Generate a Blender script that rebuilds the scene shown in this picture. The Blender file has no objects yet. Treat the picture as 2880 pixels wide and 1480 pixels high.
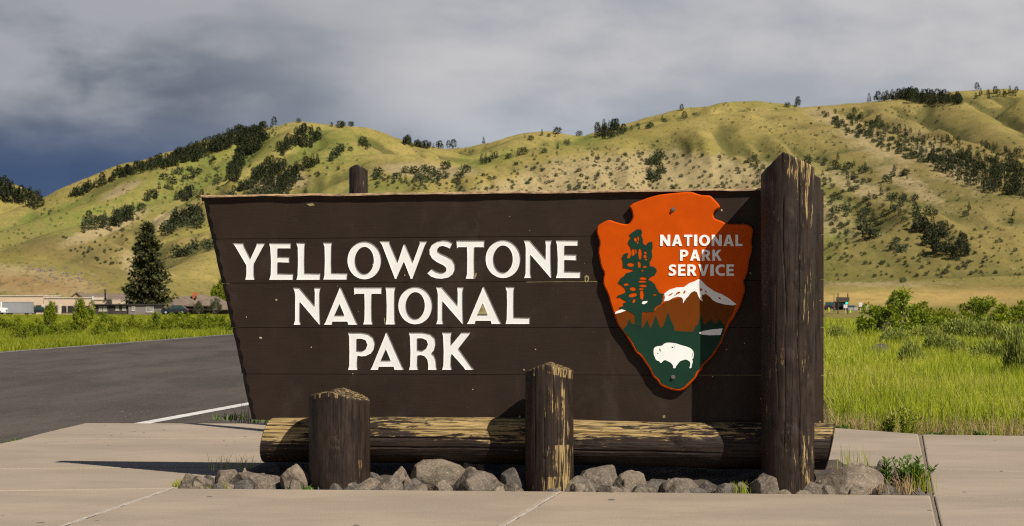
import bpy, bmesh, math, random
import numpy as np
from mathutils import Vector, Matrix
from mathutils.geometry import delaunay_2d_cdt

R = math.radians
SC = bpy.context.scene
COL = SC.collection
random.seed(7)
rng = np.random.default_rng(7)

# ------------------------------------------------------------------ camera
F, HOR, CX, CH = 5600.0, 845.0, 1440.0, 1.33     # focal length in photo pixels, horizon row, centre column, eye height
cam_d = bpy.data.cameras.new('camera')
cam = bpy.data.objects.new('camera', cam_d); COL.objects.link(cam)
cam.location = (0, 0, CH); cam.rotation_euler = (R(90), 0, 0)
cam_d.sensor_width = 36.0; cam_d.lens = 36.0 * F / 2880.0
cam_d.shift_y = (HOR - 740.0) / 2880.0
cam_d.clip_start = 0.1; cam_d.clip_end = 12000
cam_d.dof.use_dof = True; cam_d.dof.focus_distance = 14.2; cam_d.dof.aperture_fstop = 9.0
SC.camera = cam
SC.cycles.use_denoising = False; SC.cycles.pixel_filter_type = 'BLACKMAN_HARRIS'; SC.cycles.filter_width = 1.2

# ------------------------------------------------------------------ sun, sky, exposure
SUN_TRAVEL = Vector((-1.46, 1.65, -2.105)).normalized()
sun_d = bpy.data.lights.new('sun', 'SUN'); sun_d.energy = 5.0; sun_d.angle = R(0.5); sun_d.color = (1.0, 0.93, 0.82)
sun = bpy.data.objects.new('sun', sun_d); COL.objects.link(sun)
sun.rotation_euler = SUN_TRAVEL.to_track_quat('-Z', 'Y').to_euler(); sun.location = (6, -6, 12)
SC.view_settings.view_transform = 'Standard'; SC.view_settings.look = 'None'
SC.view_settings.gamma = 1.0; SC.view_settings.exposure = 0.45; SC.view_settings.use_curve_mapping = False

def node(nt, typ, loc=(0, 0), **kw):
    n = nt.nodes.new(typ)
    for k, v in kw.items(): setattr(n, k, v)
    return n
class NB:
    """small helper for node graphs"""
    def __init__(s, nt): s.nt = nt
    def __call__(s, typ, **kw): return node(s.nt, typ, **kw)
    def link(s, a, b): s.nt.links.new(a, b)
    def put(s, sock, v):
        if hasattr(v, 'is_linked') or isinstance(v, bpy.types.NodeSocket): s.link(v, sock)
        else: sock.default_value = v
    def math(s, op, a, b=0.0, c=None, clamp=False):
        n = s('ShaderNodeMath', operation=op, use_clamp=clamp)
        s.put(n.inputs[0], a); s.put(n.inputs[1], b)
        if c is not None: s.put(n.inputs[2], c)
        return n.outputs[0]
    def vmath(s, op, a, b):
        n = s('ShaderNodeVectorMath', operation=op); s.put(n.inputs[0], a); s.put(n.inputs[1], b)
        return n.outputs['Value'] if op == 'DOT_PRODUCT' else n.outputs[0]
    def noise(s, vec, scale=1.0, detail=4.0, rough=0.55, dist=0.0):
        n = s('ShaderNodeTexNoise'); s.put(n.inputs['Vector'], vec)
        n.inputs['Scale'].default_value = scale; n.inputs['Detail'].default_value = detail
        n.inputs['Roughness'].default_value = rough; n.inputs['Distortion'].default_value = dist
        return n.outputs[0]
    def step(s, v, lo, hi, a=0.0, b=1.0, smooth=True):
        n = s('ShaderNodeMapRange', interpolation_type='SMOOTHSTEP' if smooth else 'LINEAR')
        s.put(n.inputs[0], v); n.inputs[1].default_value = lo; n.inputs[2].default_value = hi
        n.inputs[3].default_value = a; n.inputs[4].default_value = b
        return n.outputs[0]
    def mix(s, f, a, b, mode='MIX'):
        n = s('ShaderNodeMix', data_type='RGBA', blend_type=mode)
        s.put(n.inputs[0], f)
        s.put(n.inputs[6], a if not isinstance(a, tuple) else (*a[:3], 1)); s.put(n.inputs[7], b if not isinstance(b, tuple) else (*b[:3], 1))
        return n.outputs[2]
    def scale(s, vec, x, y, z):
        return s.vmath('MULTIPLY', vec, (x, y, z))
    def bump(s, h, strength=0.3, dist=0.01):
        n = s('ShaderNodeBump'); s.put(n.inputs['Height'], h)
        n.inputs['Strength'].default_value = strength; n.inputs['Distance'].default_value = dist
        return n.outputs[0]

world = bpy.data.worlds.new('World'); SC.world = world; world.use_nodes = True
wnt = world.node_tree; wnt.nodes.clear(); W = NB(wnt)
sky = W('ShaderNodeTexSky', sky_type='NISHITA'); sky.sun_disc = False
sky.sun_elevation = math.asin(-SUN_TRAVEL.z); sky.sun_rotation = math.atan2(-SUN_TRAVEL.x, -SUN_TRAVEL.y)
sky.air_density = 0.75; sky.dust_density = 0.25; sky.altitude = 1650.0
tc = W('ShaderNodeTexCoord'); dirv = tc.outputs['Generated']
sep = W('ShaderNodeSeparateXYZ'); W.link(dirv, sep.inputs[0]); dz = sep.outputs[2]
big = W.noise(W.scale(dirv, 7.5, 7.5, 21), 1.0, 4, 0.45, 0.2)
fine = W.noise(W.vmath('ADD', W.scale(dirv, 24, 24, 52), (3.1, 7.7, 1.3)), 1.0, 6, 0.5, 0.2)
lum = W.math('ADD', W.math('MULTIPLY', big, 0.62), W.math('MULTIPLY', fine, 0.38))
lum = W.step(lum, 0.36, 0.64)
# lower cloud base is a blue slate curtain of rain, higher cloud is paler grey
ele = W.step(dz, 0.045, 0.115)
lowc = W.mix(lum, (3.3, 4.4, 6.1), (5.4, 6.3, 7.6))
highc = W.mix(lum, (5.5, 5.8, 6.4), (8.0, 7.9, 8.1))
cloud = W.mix(ele, lowc, highc)
# the storm cell that stands behind the left-hand hills
sd = Vector((-0.275, 0.96, 0.055)).normalized()
sdot = W.vmath('DOT_PRODUCT', dirv, tuple(sd))
storm = W.step(W.math('ADD', sdot, W.math('MULTIPLY', W.math('SUBTRACT', fine, 0.5), 0.03)), 0.963, 0.9955)
stormc = W.mix(W.step(dz, 0.062, 0.105), W.mix(lum, (0.62, 1.10, 2.35), (0.85, 1.40, 2.7)), W.mix(lum, (1.5, 1.9, 2.6), (5.2, 5.4, 5.9)))
cloud = W.mix(W.math('MULTIPLY', storm, 0.93), cloud, stormc)
cover = W.math('MAXIMUM', W.step(dz, 0.2, 0.42, 1.0, 0.0), W.math('MULTIPLY', W.step(big, 0.5, 0.62), 0.15))
skyc = W.mix(cover, sky.outputs[0], cloud)
bg = W('ShaderNodeBackground'); W.link(skyc, bg.inputs[0]); bg.inputs[1].default_value = 0.05
wo = W('ShaderNodeOutputWorld'); W.link(bg.outputs[0], wo.inputs[0])

# ------------------------------------------------------------------ photo geometry helpers
def G(px, py, z=0.0):
    """point of the level z seen at a photo pixel"""
    d = (CH - z) * F / (py - HOR)
    return Vector(((px - CX) / F * d, d, z))
def P(px, py, d):
    return Vector(((px - CX) / F * d, d, CH - (py - HOR) / F * d))

# ------------------------------------------------------------------ noise for shapes
def _h(i, j, s):
    n = (i.astype(np.int64) * 374761393 + j.astype(np.int64) * 668265263 + s * 1274126177) & 0x7fffffff
    n = ((n ^ (n >> 13)) * 1274126177) & 0x7fffffff
    return ((n ^ (n >> 16)) & 0xffff) / 65535.0
def vn(x, y, s=0):
    x = np.asarray(x, float); y = np.asarray(y, float)
    i = np.floor(x); j = np.floor(y); u = x - i; v = y - j
    u = u * u * u * (u * (u * 6 - 15) + 10); v = v * v * v * (v * (v * 6 - 15) + 10)
    a = _h(i, j, s); b = _h(i + 1, j, s); c = _h(i, j + 1, s); d = _h(i + 1, j + 1, s)
    return (a * (1 - u) + b * u) * (1 - v) + (c * (1 - u) + d * u) * v
def fbm(x, y, o=4, s=0, g=0.5):
    t = 0; a = 1; n = 0
    for k in range(o):
        t = t + a * vn(x * 2 ** k + 17.3 * k, y * 2 ** k - 9.1 * k, s + k); n += a; a *= g
    return t / n * 2 - 1
def sstep(a, b, x):
    t = np.clip((np.asarray(x, float) - a) / (b - a), 0, 1); return t * t * (3 - 2 * t)

_ON = ['first', 'second', 'third', 'fourth', 'fifth', 'sixth', 'seventh', 'eighth', 'ninth', 'tenth', 'eleventh', 'twelfth', 'thirteenth', 'fourteenth', 'fifteenth', 'sixteenth', 'seventeenth', 'eighteenth', 'nineteenth', 'twentieth']
def nth(i): return _ON[i] if i < 20 else ('twenty-' if i < 29 else 'thirty-') + _ON[(i - 20) % 10] if i not in (29,) else 'thirtieth'

# ------------------------------------------------------------------ object helpers
def tag(o, label=None, cat=None, group=None, kind=None):
    if label: o['label'] = label
    if cat: o['category'] = cat
    if group: o['group'] = group
    if kind: o['kind'] = kind
    return o
def empty(name, loc=(0, 0, 0), rz=0.0, parent=None):
    o = bpy.data.objects.new(name, None); COL.objects.link(o)
    o.location = loc; o.rotation_euler = (0, 0, rz); o.empty_display_size = 0.2
    if parent: o.parent = parent
    return o
def mobj(name, me, parent=None, loc=None, rz=0.0):
    o = bpy.data.objects.new(name, me); COL.objects.link(o)
    if parent: o.parent = parent
    if loc is not None: o.location = loc
    if rz: o.rotation_euler = (0, 0, rz)
    return o
def mesh(name, v, f, mat=None, smooth=False, attrs=None):
    me = bpy.data.meshes.new(name)
    v = np.asarray(v, np.float32).reshape(-1, 3)
    if isinstance(f, np.ndarray):
        nf, k = f.shape
        me.vertices.add(len(v)); me.vertices.foreach_set('co', v.ravel())
        me.loops.add(nf * k); me.loops.foreach_set('vertex_index', f.astype(np.int32).ravel())
        me.polygons.add(nf); me.polygons.foreach_set('loop_start', np.arange(0, nf * k, k, dtype=np.int32))
        me.update(calc_edges=True)
    else:
        me.from_pydata(v.tolist(), [], [list(map(int, q)) for q in f]); me.update()
    me.validate()
    if mat: me.materials.append(mat)
    if smooth: me.polygons.foreach_set('use_smooth', np.ones(len(me.polygons), bool))
    for k, (arr, typ) in (attrs or {}).items():
        a = me.attributes.new(k, typ, 'POINT')
        a.data.foreach_set('vector' if typ == 'FLOAT_VECTOR' else 'value', np.asarray(arr, np.float32).ravel())
    return me
def recalc(me):
    bm = bmesh.new(); bm.from_mesh(me); bmesh.ops.recalc_face_normals(bm, faces=bm.faces); bm.to_mesh(me); bm.free(); return me
class MB:
    """collects boxes, prisms, tubes into one mesh"""
    def __init__(s): s.v = []; s.f = []
    def add(s, v, f):
        k = len(s.v); s.v += [tuple(p) for p in v]; s.f += [[i + k for i in q] for q in f]; return s
    def box(s, x0, x1, y0, y1, z0, z1):
        return s.add([(x0, y0, z0), (x1, y0, z0), (x1, y1, z0), (x0, y1, z0), (x0, y0, z1), (x1, y0, z1), (x1, y1, z1), (x0, y1, z1)],
                     [(3, 2, 1, 0), (4, 5, 6, 7), (0, 1, 5, 4), (1, 2, 6, 5), (2, 3, 7, 6), (3, 0, 4, 7)])
    def prism(s, pts, axis, a, b):
        """extrude a 2D polygon along an axis from a to b; pts are the other two axes in order"""
        def m(p, t):
            return (t, p[0], p[1]) if axis == 0 else ((p[0], t, p[1]) if axis == 1 else (p[0], p[1], t))
        n = len(pts); v = [m(p, a) for p in pts] + [m(p, b) for p in pts]
        f = [list(range(n))[::-1], list(range(n, 2 * n))] + [(i, (i + 1) % n, n + (i + 1) % n, n + i) for i in range(n)]
        return s.add(v, f)
    def tube(s, p, q, r0, r1=None, n=8):
        p = Vector(p); q = Vector(q); r1 = r0 if r1 is None else r1
        d = (q - p).normalized(); a = d.orthogonal().normalized(); b = d.cross(a)
        v = [p + (a * math.cos(t) + b * math.sin(t)) * r0 for t in [2 * math.pi * i / n for i in range(n)]]
        v += [q + (a * math.cos(t) + b * math.sin(t)) * r1 for t in [2 * math.pi * i / n for i in range(n)]]
        return s.add(v, [(i, (i + 1) % n, n + (i + 1) % n, n + i) for i in range(n)] + [list(range(n))[::-1], list(range(n, 2 * n))])
    def build(s, name, mat, parent=None, loc=None, rz=0.0, bevel=0.0, smooth=False):
        me = recalc(mesh(name, s.v, s.f, mat, smooth))
        o = mobj(name, me, parent, loc, rz)
        if bevel:
            m = o.modifiers.new('bevel', 'BEVEL'); m.width = bevel; m.segments = 2; m.limit_method = 'ANGLE'
        return o
def inside(loops, x, y):
    """even-odd test of points against several closed loops"""
    c = np.zeros(len(x), int)
    for L in loops:
        L = np.asarray(L); A = L; B = np.roll(L, -1, 0)
        for (x0, y0), (x1, y1) in zip(A, B):
            m = (y0 > y) != (y1 > y)
            if y1 != y0: c += (m & (x < (x1 - x0) * (y - y0) / (y1 - y0) + x0)).astype(int)
    return c % 2 == 1
def fill(loops):
    """triangulate the even-odd interior of closed 2D loops"""
    vs = []; es = []
    for L in loops:
        k = len(vs); vs += [Vector((float(a), float(b))) for a, b in L]; es += [(k + i, k + (i + 1) % len(L)) for i in range(len(L))]
    r = delaunay_2d_cdt(vs, es, [], 0, 1e-6)
    v = np.array([(p.x, p.y) for p in r[0]]); t = np.array(r[2], int)
    c = v[t].mean(1); t = t[inside(loops, c[:, 0], c[:, 1])]
    a, b, d = v[t[:, 0]], v[t[:, 1]], v[t[:, 2]]
    flip = ((b[:, 0] - a[:, 0]) * (d[:, 1] - a[:, 1]) - (b[:, 1] - a[:, 1]) * (d[:, 0] - a[:, 0])) < 0
    t[flip] = t[flip][:, ::-1]
    return v, t
def slab_mesh(name, loops, y0, y1, mat):
    """solid with a 2D outline in x,z standing from y0 (front) to y1 (back)"""
    v, t = fill(loops); n = len(v)
    V = [(p[0], y0, p[1]) for p in v] + [(p[0], y1, p[1]) for p in v]
    Fc = [tuple(q) for q in t] + [tuple(n + i for i in q[::-1]) for q in t]
    for L in loops:
        k = len(V); m = len(L)
        V += [(p[0], y0, p[1]) for p in L] + [(p[0], y1, p[1]) for p in L]
        Fc += [(k + i, k + m + i, k + m + (i + 1) % m, k + (i + 1) % m) for i in range(m)]
    return mesh(name, V, Fc, mat)

# ------------------------------------------------------------------ materials
def newmat(name):
    m = bpy.data.materials.new(name); m.use_nodes = True
    nt = m.node_tree; nt.nodes.clear(); b = NB(nt)
    out = b('ShaderNodeOutputMaterial'); p = b('ShaderNodeBsdfPrincipled'); b.link(p.outputs[0], out.inputs[0])
    return m, b, p, out
def objc(b): return b('ShaderNodeTexCoord').outputs['Object']
def plain(name, c1, c2=None, scale=8.0, rough=0.7, metal=0.0, bump=0.0, stretch=(1, 1, 1), emit=None):
    m, b, p, o = newmat(name)
    v = b.scale(objc(b), *stretch); n = b.noise(v, scale, 5)
    b.put(p.inputs['Base Color'], b.mix(b.step(n, 0.3, 0.7), c1, c2 or tuple(k * 0.75 for k in c1)))
    p.inputs['Roughness'].default_value = rough; p.inputs['Metallic'].default_value = metal
    if bump: b.link(b.bump(b.noise(v, scale * 4, 4), bump, 0.01), p.inputs['Normal'])
    if emit: p.inputs['Emission Color'].default_value = (*emit[:3], 1); p.inputs['Emission Strength'].default_value = emit[3]
    return m
def leafmat(name, cols, trans=0.35, rough=0.6, patch=0.0, pscale=0.4):
    m, b, p, o = newmat(name)
    g = b('ShaderNodeNewGeometry'); rnd = g.outputs['Random Per Island']
    rmp = b('ShaderNodeValToRGB'); els = rmp.color_ramp.elements
    while len(els) < len(cols): els.new(0.5)
    for e, (q, c) in zip(els, cols): e.position = q; e.color = (*c, 1)
    fac = rnd
    if patch:
        pn = b.noise(g.outputs['Position'], pscale, 3)
        fac = b.math('ADD', b.math('MULTIPLY', rnd, 1 - patch), b.math('MULTIPLY', b.step(pn, 0.3, 0.7, smooth=False), patch))
    b.link(fac, rmp.inputs[0]); c = rmp.outputs[0]
    b.link(c, p.inputs['Base Color']); p.inputs['Roughness'].default_value = rough
    p.inputs['Specular IOR Level'].default_value = 0.25
    if trans:
        tr = b('ShaderNodeBsdfTranslucent'); b.link(c, tr.inputs[0]); mx = b('ShaderNodeMixShader'); mx.inputs[0].default_value = trans
        b.link(p.outputs[0], mx.inputs[1]); b.link(tr.outputs[0], mx.inputs[2]); b.link(mx.outputs[0], o.inputs[0])
    return m

M = {}
def wood_paint(name, paint, paint2, wood1=(0.31, 0.205, 0.07), wood2=(0.40, 0.305, 0.16), gs=(42, 42, 4.5)):
    m, b, p, o = newmat(name)
    at = b('ShaderNodeAttribute', attribute_name='grain'); g = at.outputs['Vector']
    we = b('ShaderNodeAttribute', attribute_name='wear').outputs['Fac']
    flake = b.noise(b.scale(g, *gs), 1.0, 8, 0.68, 0.2)
    streak = b.noise(b.scale(g, 150, 150, 5), 1.0, 4)
    fac = b.step(b.math('ADD', b.math('ADD', flake, we), b.math('MULTIPLY', b.math('SUBTRACT', streak, 0.5), 0.22)), 0.985, 1.05)
    crack = b.noise(b.scale(g, 34, 34, 0.8), 1.0, 3, 0.5)
    ck = b.step(b.math('ABSOLUTE', b.math('SUBTRACT', crack, 0.5)), 0.008, 0.026)
    wood = b.mix(b.noise(b.scale(g, 9, 9, 2), 1.0, 3), wood1, wood2)
    wood = b.mix(b.step(streak, 0.38, 0.62), tuple(k * 0.55 for k in wood1), wood)
    wood = b.mix(ck, (0.03, 0.02, 0.012), wood)
    pc = b.mix(b.step(b.noise(b.scale(g, 22, 22, 6), 1.0, 6), 0.3, 0.7), paint, paint2)
    pc = b.mix(b.step(ck, 0, 1, 0.45, 1.0, False), (0.008, 0.006, 0.005), pc)
    b.link(b.mix(fac, pc, wood), p.inputs['Base Color'])
    b.link(b.step(fac, 0, 1, 0.52, 0.8, False), p.inputs['Roughness'])
    p.inputs['Specular IOR Level'].default_value = 0.22
    h = b.math('ADD', b.math('MULTIPLY', streak, 0.35), b.math('ADD', b.math('MULTIPLY', ck, 0.8), b.math('MULTIPLY', fac, -0.35)))
    h = b.math('ADD', h, b.math('MULTIPLY', b.noise(b.scale(g, 60, 60, 40), 1.0, 3), 0.25))
    b.link(b.bump(h, 0.6, 0.008), p.inputs['Normal'])
    return m
M['post'] = wood_paint('painted_post_wood', (0.014, 0.0085, 0.0060), (0.034, 0.0215, 0.0145))
M['log'] = wood_paint('painted_log_wood', (0.019, 0.012, 0.0085), (0.031, 0.020, 0.014), gs=(46, 46, 8.0))

def board_mat():
    m, b, p, o = newmat('painted_board')
    v = objc(b)
    n = b.noise(b.scale(v, 3, 3, 3), 1.0, 6, 0.6); gr = b.noise(b.scale(v, 6, 20, 90), 1.0, 4)
    c = b.mix(b.step(n, 0.25, 0.75), (0.0185, 0.0112, 0.0078), (0.026, 0.0165, 0.0118))
    c = b.mix(b.step(gr, 0.35, 0.7, 0, 0.35), c, (0.029, 0.018, 0.010))
    scr = b.noise(b.scale(v, 14, 14, 5), 1.0, 2, 0.4, 2.5)
    haze_ = b.step(b.noise(b.scale(v, 2.2, 2.2, 1.1), 1.0, 6, 0.7, 0.8), 0.50, 0.75, 0, 0.55); c = b.mix(haze_, c, (0.048, 0.036, 0.029))
    scf = b.math('MULTIPLY', b.step(b.math('ABSOLUTE', b.math('SUBTRACT', scr, 0.5)), 0.0, 0.006, 1, 0), b.step(b.noise(v, 4.0, 2), 0.58, 0.7))
    c = b.mix(b.math('MULTIPLY', scf, 0.35), c, (0.14, 0.10, 0.07))
    chip = b.step(b.noise(b.scale(v, 26, 26, 26), 1.0, 1, 0.3), 0.792, 0.80)
    c = b.mix(chip, c, (0.40, 0.30, 0.18))
    b.link(c, p.inputs['Base Color']); p.inputs['Roughness'].default_value = 0.6; p.inputs['Specular IOR Level'].default_value = 0.14
    b.link(b.bump(b.math('ADD', gr, b.math('MULTIPLY', n, 0.6)), 0.25, 0.004), p.inputs['Normal'])
    return m
M['board'] = board_mat()
M['letter'] = plain('white_letter_paint', (0.69, 0.68, 0.665), (0.66, 0.645, 0.625), 6, 0.6)
M['lip'] = plain('bare_edge_wood', (0.40, 0.26, 0.13), (0.12, 0.08, 0.05), 9, 0.8, bump=0.3, stretch=(2, 6, 6))
M['gapfill'] = plain('seam_dark', (0.014, 0.009, 0.0065), None, 8, 0.9)
M['gapwood'] = plain('seam_wood', (0.33, 0.28, 0.11), (0.16, 0.12, 0.05), 12, 0.8, stretch=(1, 1, 4))
def emb(name, c, var=0.12):
    m, b, p, o = newmat(name); v = objc(b); n = b.noise(v, 7, 6, 0.6); sp = b.noise(v, 140, 2)
    col = b.mix(b.step(n, 0.3, 0.7), c, tuple(k * (1 - var) for k in c))
    b.link(col, p.inputs['Base Color']); p.inputs['Roughness'].default_value = 0.5; p.inputs['Specular IOR Level'].default_value = 0.08
    b.link(b.bump(sp, 0.08, 0.002), p.inputs['Normal']); return m
M['orange'] = emb('orange_enamel', (0.48, 0.062, 0.0003)); M['brown'] = emb('russet_enamel', (0.135, 0.034, 0.003))
M['green'] = emb('green_enamel', (0.010, 0.036, 0.022)); M['white'] = emb('white_enamel', (0.78, 0.77, 0.75), 0.05)
M['steel'] = plain('bolt_steel', (0.25, 0.23, 0.21), None, 30, 0.4, 0.8)

def concrete():
    m, b, p, o = newmat('broomed_concrete')
    g = b('ShaderNodeNewGeometry').outputs['Position']; g = b.vmath('ADD', g, b.scale(b('ShaderNodeObjectInfo').outputs['Location'], 0.37, 0.61, 0))
    big = b.noise(b.scale(g, 0.6, 0.9, 1), 1.0, 5, 0.6); br = b.noise(b.scale(g, 4, 60, 1), 1.0, 4, 0.6)
    st = b.noise(b.scale(g, 1.8, 4.5, 1), 1.0, 7, 0.7); gr = b.noise(g, 75, 5, 0.85)
    c = b.mix(b.step(big, 0.3, 0.7), (0.226, 0.175, 0.125), (0.312, 0.243, 0.174))
    c = b.mix(b.step(st, 0.45, 0.75, 0, 0.45), c, (0.190, 0.143, 0.100))
    c = b.mix(b.step(br, 0.3, 0.7, 0, 0.22), c, (0.20, 0.165, 0.135)); c = b.mix(b.step(gr, 0.40, 0.62, 0, 0.30), c, (0.40, 0.33, 0.25)); c = b.mix(b.step(gr, 0.30, 0.43, 0.45, 0), c, (0.14, 0.105, 0.078))
    spot = b.step(b.noise(b.scale(g, 9, 4.5, 1), 1.0, 1, 0.2), 0.795, 0.81); c = b.mix(b.math('MULTIPLY', spot, 0.75), c, (0.05, 0.045, 0.042))
    b.link(c, p.inputs['Base Color']); p.inputs['Roughness'].default_value = 0.85
    b.link(b.bump(b.math('ADD', br, b.math('MULTIPLY', gr, 0.6)), 0.35, 0.004), p.inputs['Normal']); return m
M['concrete'] = concrete()
M['joint'] = plain('joint_grit', (0.10, 0.085, 0.065), (0.28, 0.21, 0.14), 70, 0.95, bump=0.8)
M['mortar'] = plain('pale_joint', (0.36, 0.31, 0.26), (0.25, 0.21, 0.17), 20, 0.9, bump=0.4)
def asphalt():
    m, b, p, o = newmat('asphalt')
    g = b('ShaderNodeNewGeometry').outputs['Position']
    big = b.noise(b.scale(g, 0.75, 0.16, 1), 1.0, 5, 0.6, 0.4); gr = b.noise(g, 30, 4, 0.8); sp = b.noise(g, 11, 4, 0.85)
    c = b.mix(b.step(big, 0.33, 0.68), (0.046, 0.039, 0.033), (0.080, 0.066, 0.056))
    c = b.mix(b.step(gr, 0.48, 0.66, 0, 0.7), c, (0.125, 0.100, 0.080)); c = b.mix(b.step(sp, 0.30, 0.48, 0.75, 0), c, (0.018, 0.016, 0.015))
    b.link(c, p.inputs['Base Color']); p.inputs['Roughness'].default_value = 0.9; p.inputs['Specular IOR Level'].default_value = 0.2
    b.link(b.bump(gr, 0.5, 0.01), p.inputs['Normal']); return m
M['asphalt'] = asphalt()
M['roadpaint'] = plain('road_paint', (0.62, 0.60, 0.57), (0.42, 0.40, 0.37), 5, 0.8, bump=0.3)
M['edgeline'] = plain('worn_edge_line', (0.30, 0.29, 0.28), (0.16, 0.15, 0.15), 3, 0.85)
M['soil'] = plain('bed_soil', (0.07, 0.052, 0.037), (0.035, 0.027, 0.02), 12, 0.95, bump=1.0)
def rockmat(name, a, c2, c3):
    m, b, p, o = newmat(name); v = objc(b); oi = b('ShaderNodeObjectInfo')
    v = b.vmath('ADD', v, b.scale(oi.outputs['Location'], 3.1, 2.3, 1.7))
    n = b.noise(v, 7, 8, 0.65); s = b.noise(v, 60, 4, 0.7); k = b.noise(v, 22, 5, 0.6)
    c = b.mix(b.step(n, 0.35, 0.65), a, c2); c = b.mix(b.step(s, 0.5, 0.7, 0, 0.7), c, c3); c = b.mix(b.step(k, 0.3, 0.45, 0.7, 0), c, tuple(q * 0.35 for q in a))
    b.link(c, p.inputs['Base Color']); p.inputs['Roughness'].default_value = 0.9; p.inputs['Specular IOR Level'].default_value = 0.25
    b.link(b.bump(b.math('ADD', n, b.math('ADD', b.math('MULTIPLY', s, 0.25), b.math('MULTIPLY', k, 0.5))), 0.8, 0.02), p.inputs['Normal']); return m
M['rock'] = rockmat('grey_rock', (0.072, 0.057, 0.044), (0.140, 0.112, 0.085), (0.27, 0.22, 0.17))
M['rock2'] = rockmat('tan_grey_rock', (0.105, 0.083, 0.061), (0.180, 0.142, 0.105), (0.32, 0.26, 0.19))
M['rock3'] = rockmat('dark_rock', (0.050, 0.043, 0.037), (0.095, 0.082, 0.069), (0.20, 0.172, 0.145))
# ------------------------------------------------------------------ terrain: flat ground and the hills behind
def base_z(d): return -0.12 - 1.1 * sstep(80, 300, d)
RIDGES = [  # ridge lines (photo column, photo row, distance), flank slope, roundness of the top in metres
    ([(-3200, 430, 2200), (-2000, 380, 2200), (-1200, 440, 2300), (-700, 480, 2300), (-200, 478, 2300), (0, 507, 2300), (60, 540, 2300), (130, 566, 2300), (200, 640, 2250)], 0.63, 20),
    ([(-600, 720, 1450), (-200, 650, 1500), (0, 600, 1560), (135, 560, 1600), (200, 535, 1610), (300, 490, 1620), (400, 450, 1635), (500, 418, 1650), (600, 387, 1650), (700, 364, 1650), (800, 351, 1650), (860, 338, 1650),
      (940, 348, 1650), (1000, 351, 1650), (1060, 376, 1660), (1130, 398, 1680), (1210, 412, 1700), (1330, 440, 1700)], 0.64, 26),
    ([(860, 340, 1640), (815, 390, 1560), (740, 450, 1470), (640, 505, 1400), (540, 545, 1340), (400, 585, 1270), (200, 640, 1180)], 0.70, 16),
    ([(970, 352, 1640), (960, 400, 1540), (900, 440, 1450), (860, 470, 1400), (760, 512, 1330)], 0.70, 18),
    ([(560, 400, 1640), (470, 470, 1540), (380, 520, 1450), (260, 570, 1370), (100, 620, 1290), (-60, 660, 1230)], 0.64, 22),
    ([(900, 480, 1260), (700, 535, 1240), (570, 560, 1220), (450, 605, 1160), (300, 655, 1090), (150, 708, 1020), (0, 760, 950)], 0.70, 14),
    ([(800, 540, 1080), (600, 612, 1000), (450, 680, 920), (340, 738, 860), (250, 790, 800)], 0.67, 16),
    ([(760, 600, 900), (620, 690, 820), (520, 750, 760), (440, 800, 720)], 0.63, 16),
    ([(-300, 760, 660), (-60, 715, 660), (80, 674, 660), (150, 655, 660), (220, 657, 660), (300, 685, 650), (400, 735, 640), (480, 780, 630)], 0.73, 14),
    ([(-700, 740, 520), (-300, 718, 520), (0, 718, 510), (100, 722, 505), (180, 736, 500), (250, 763, 495), (310, 800, 490)], 0.45, 26),
    ([(760, 540, 1190), (800, 508, 1190), (900, 453, 1170), (1000, 431, 1160), (1080, 428, 1150), (1170, 438, 1150), (1250, 458, 1150), (1330, 488, 1150), (1400, 530, 1140)], 0.45, 34),
    ([(1080, 428, 1150), (1110, 470, 1080), (1150, 520, 1010)], 0.63, 30),
    ([(1150, 425, 2000), (1290, 411, 2000), (1380, 398, 2000), (1500, 369, 2000), (1530, 366, 2000), (1560, 374, 2000), (1650, 379, 2000), (1750, 358, 2000), (1830, 333, 2000), (1900, 313, 2000), (1960, 298, 2000), (2050, 284, 2000), (2110, 281, 2000), (2180, 288, 2000),
      (2250, 312, 1980), (2330, 345, 1950)], 0.43, 30),
    ([(1900, 313, 2000), (1780, 372, 1860), (1650, 400, 1780), (1500, 420, 1700), (1360, 440, 1620)], 0.45, 22),
    ([(1500, 369, 2000), (1420, 410, 1850), (1300, 440, 1720)], 0.63, 20),
    ([(2190, 318, 1700), (2215, 305, 1700), (2240, 299, 1700), (2400, 287, 1720), (2500, 279, 1720), (2600, 264, 1750), (2700, 252, 1750), (2800, 247, 1750), (2880, 250, 1750), (3100, 270, 1750), (3600, 330, 1750), (4300, 380, 1750), (5200, 330, 1800), (6600, 400, 1800)], 0.39, 30),
    ([(2470, 283, 1720), (2530, 335, 1540), (2650, 400, 1340), (2800, 470, 1160), (2950, 530, 1030), (3150, 620, 900)], 0.73, 14),
    ([(2330, 296, 1710), (2360, 330, 1560), (2440, 375, 1400), (2560, 430, 1230), (2680, 480, 1110)], 0.73, 12),
    ([(2650, 258, 1750), (2760, 330, 1520), (2900, 410, 1320), (3080, 500, 1140), (3300, 600, 1000)], 0.70, 16),
    ([(2860, 250, 1750), (2980, 320, 1520), (3180, 430, 1270), (3450, 560, 1060)], 0.70, 16),
    ([(900, 590, 930), (950, 562, 950), (1000, 541, 960), (1200, 503, 980), (1400, 453, 1000), (1600, 403, 1030), (1800, 373, 1050), (1950, 339, 1070), (2050, 314, 1080), (2150, 307, 1090), (2250, 320, 1070), (2350, 347, 1030), (2500, 408, 960), (2600, 452, 900),
      (2700, 502, 840), (2800, 546, 800), (2950, 600, 760), (3200, 690, 700), (3500, 800, 660)], 0.44, 50),
    ([(2380, 820, 640), (2500, 812, 640), (2620, 791, 640), (2750, 777, 640), (2880, 770, 640), (3200, 761, 640), (3600, 790, 640)], 0.15, 40),
]
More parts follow.
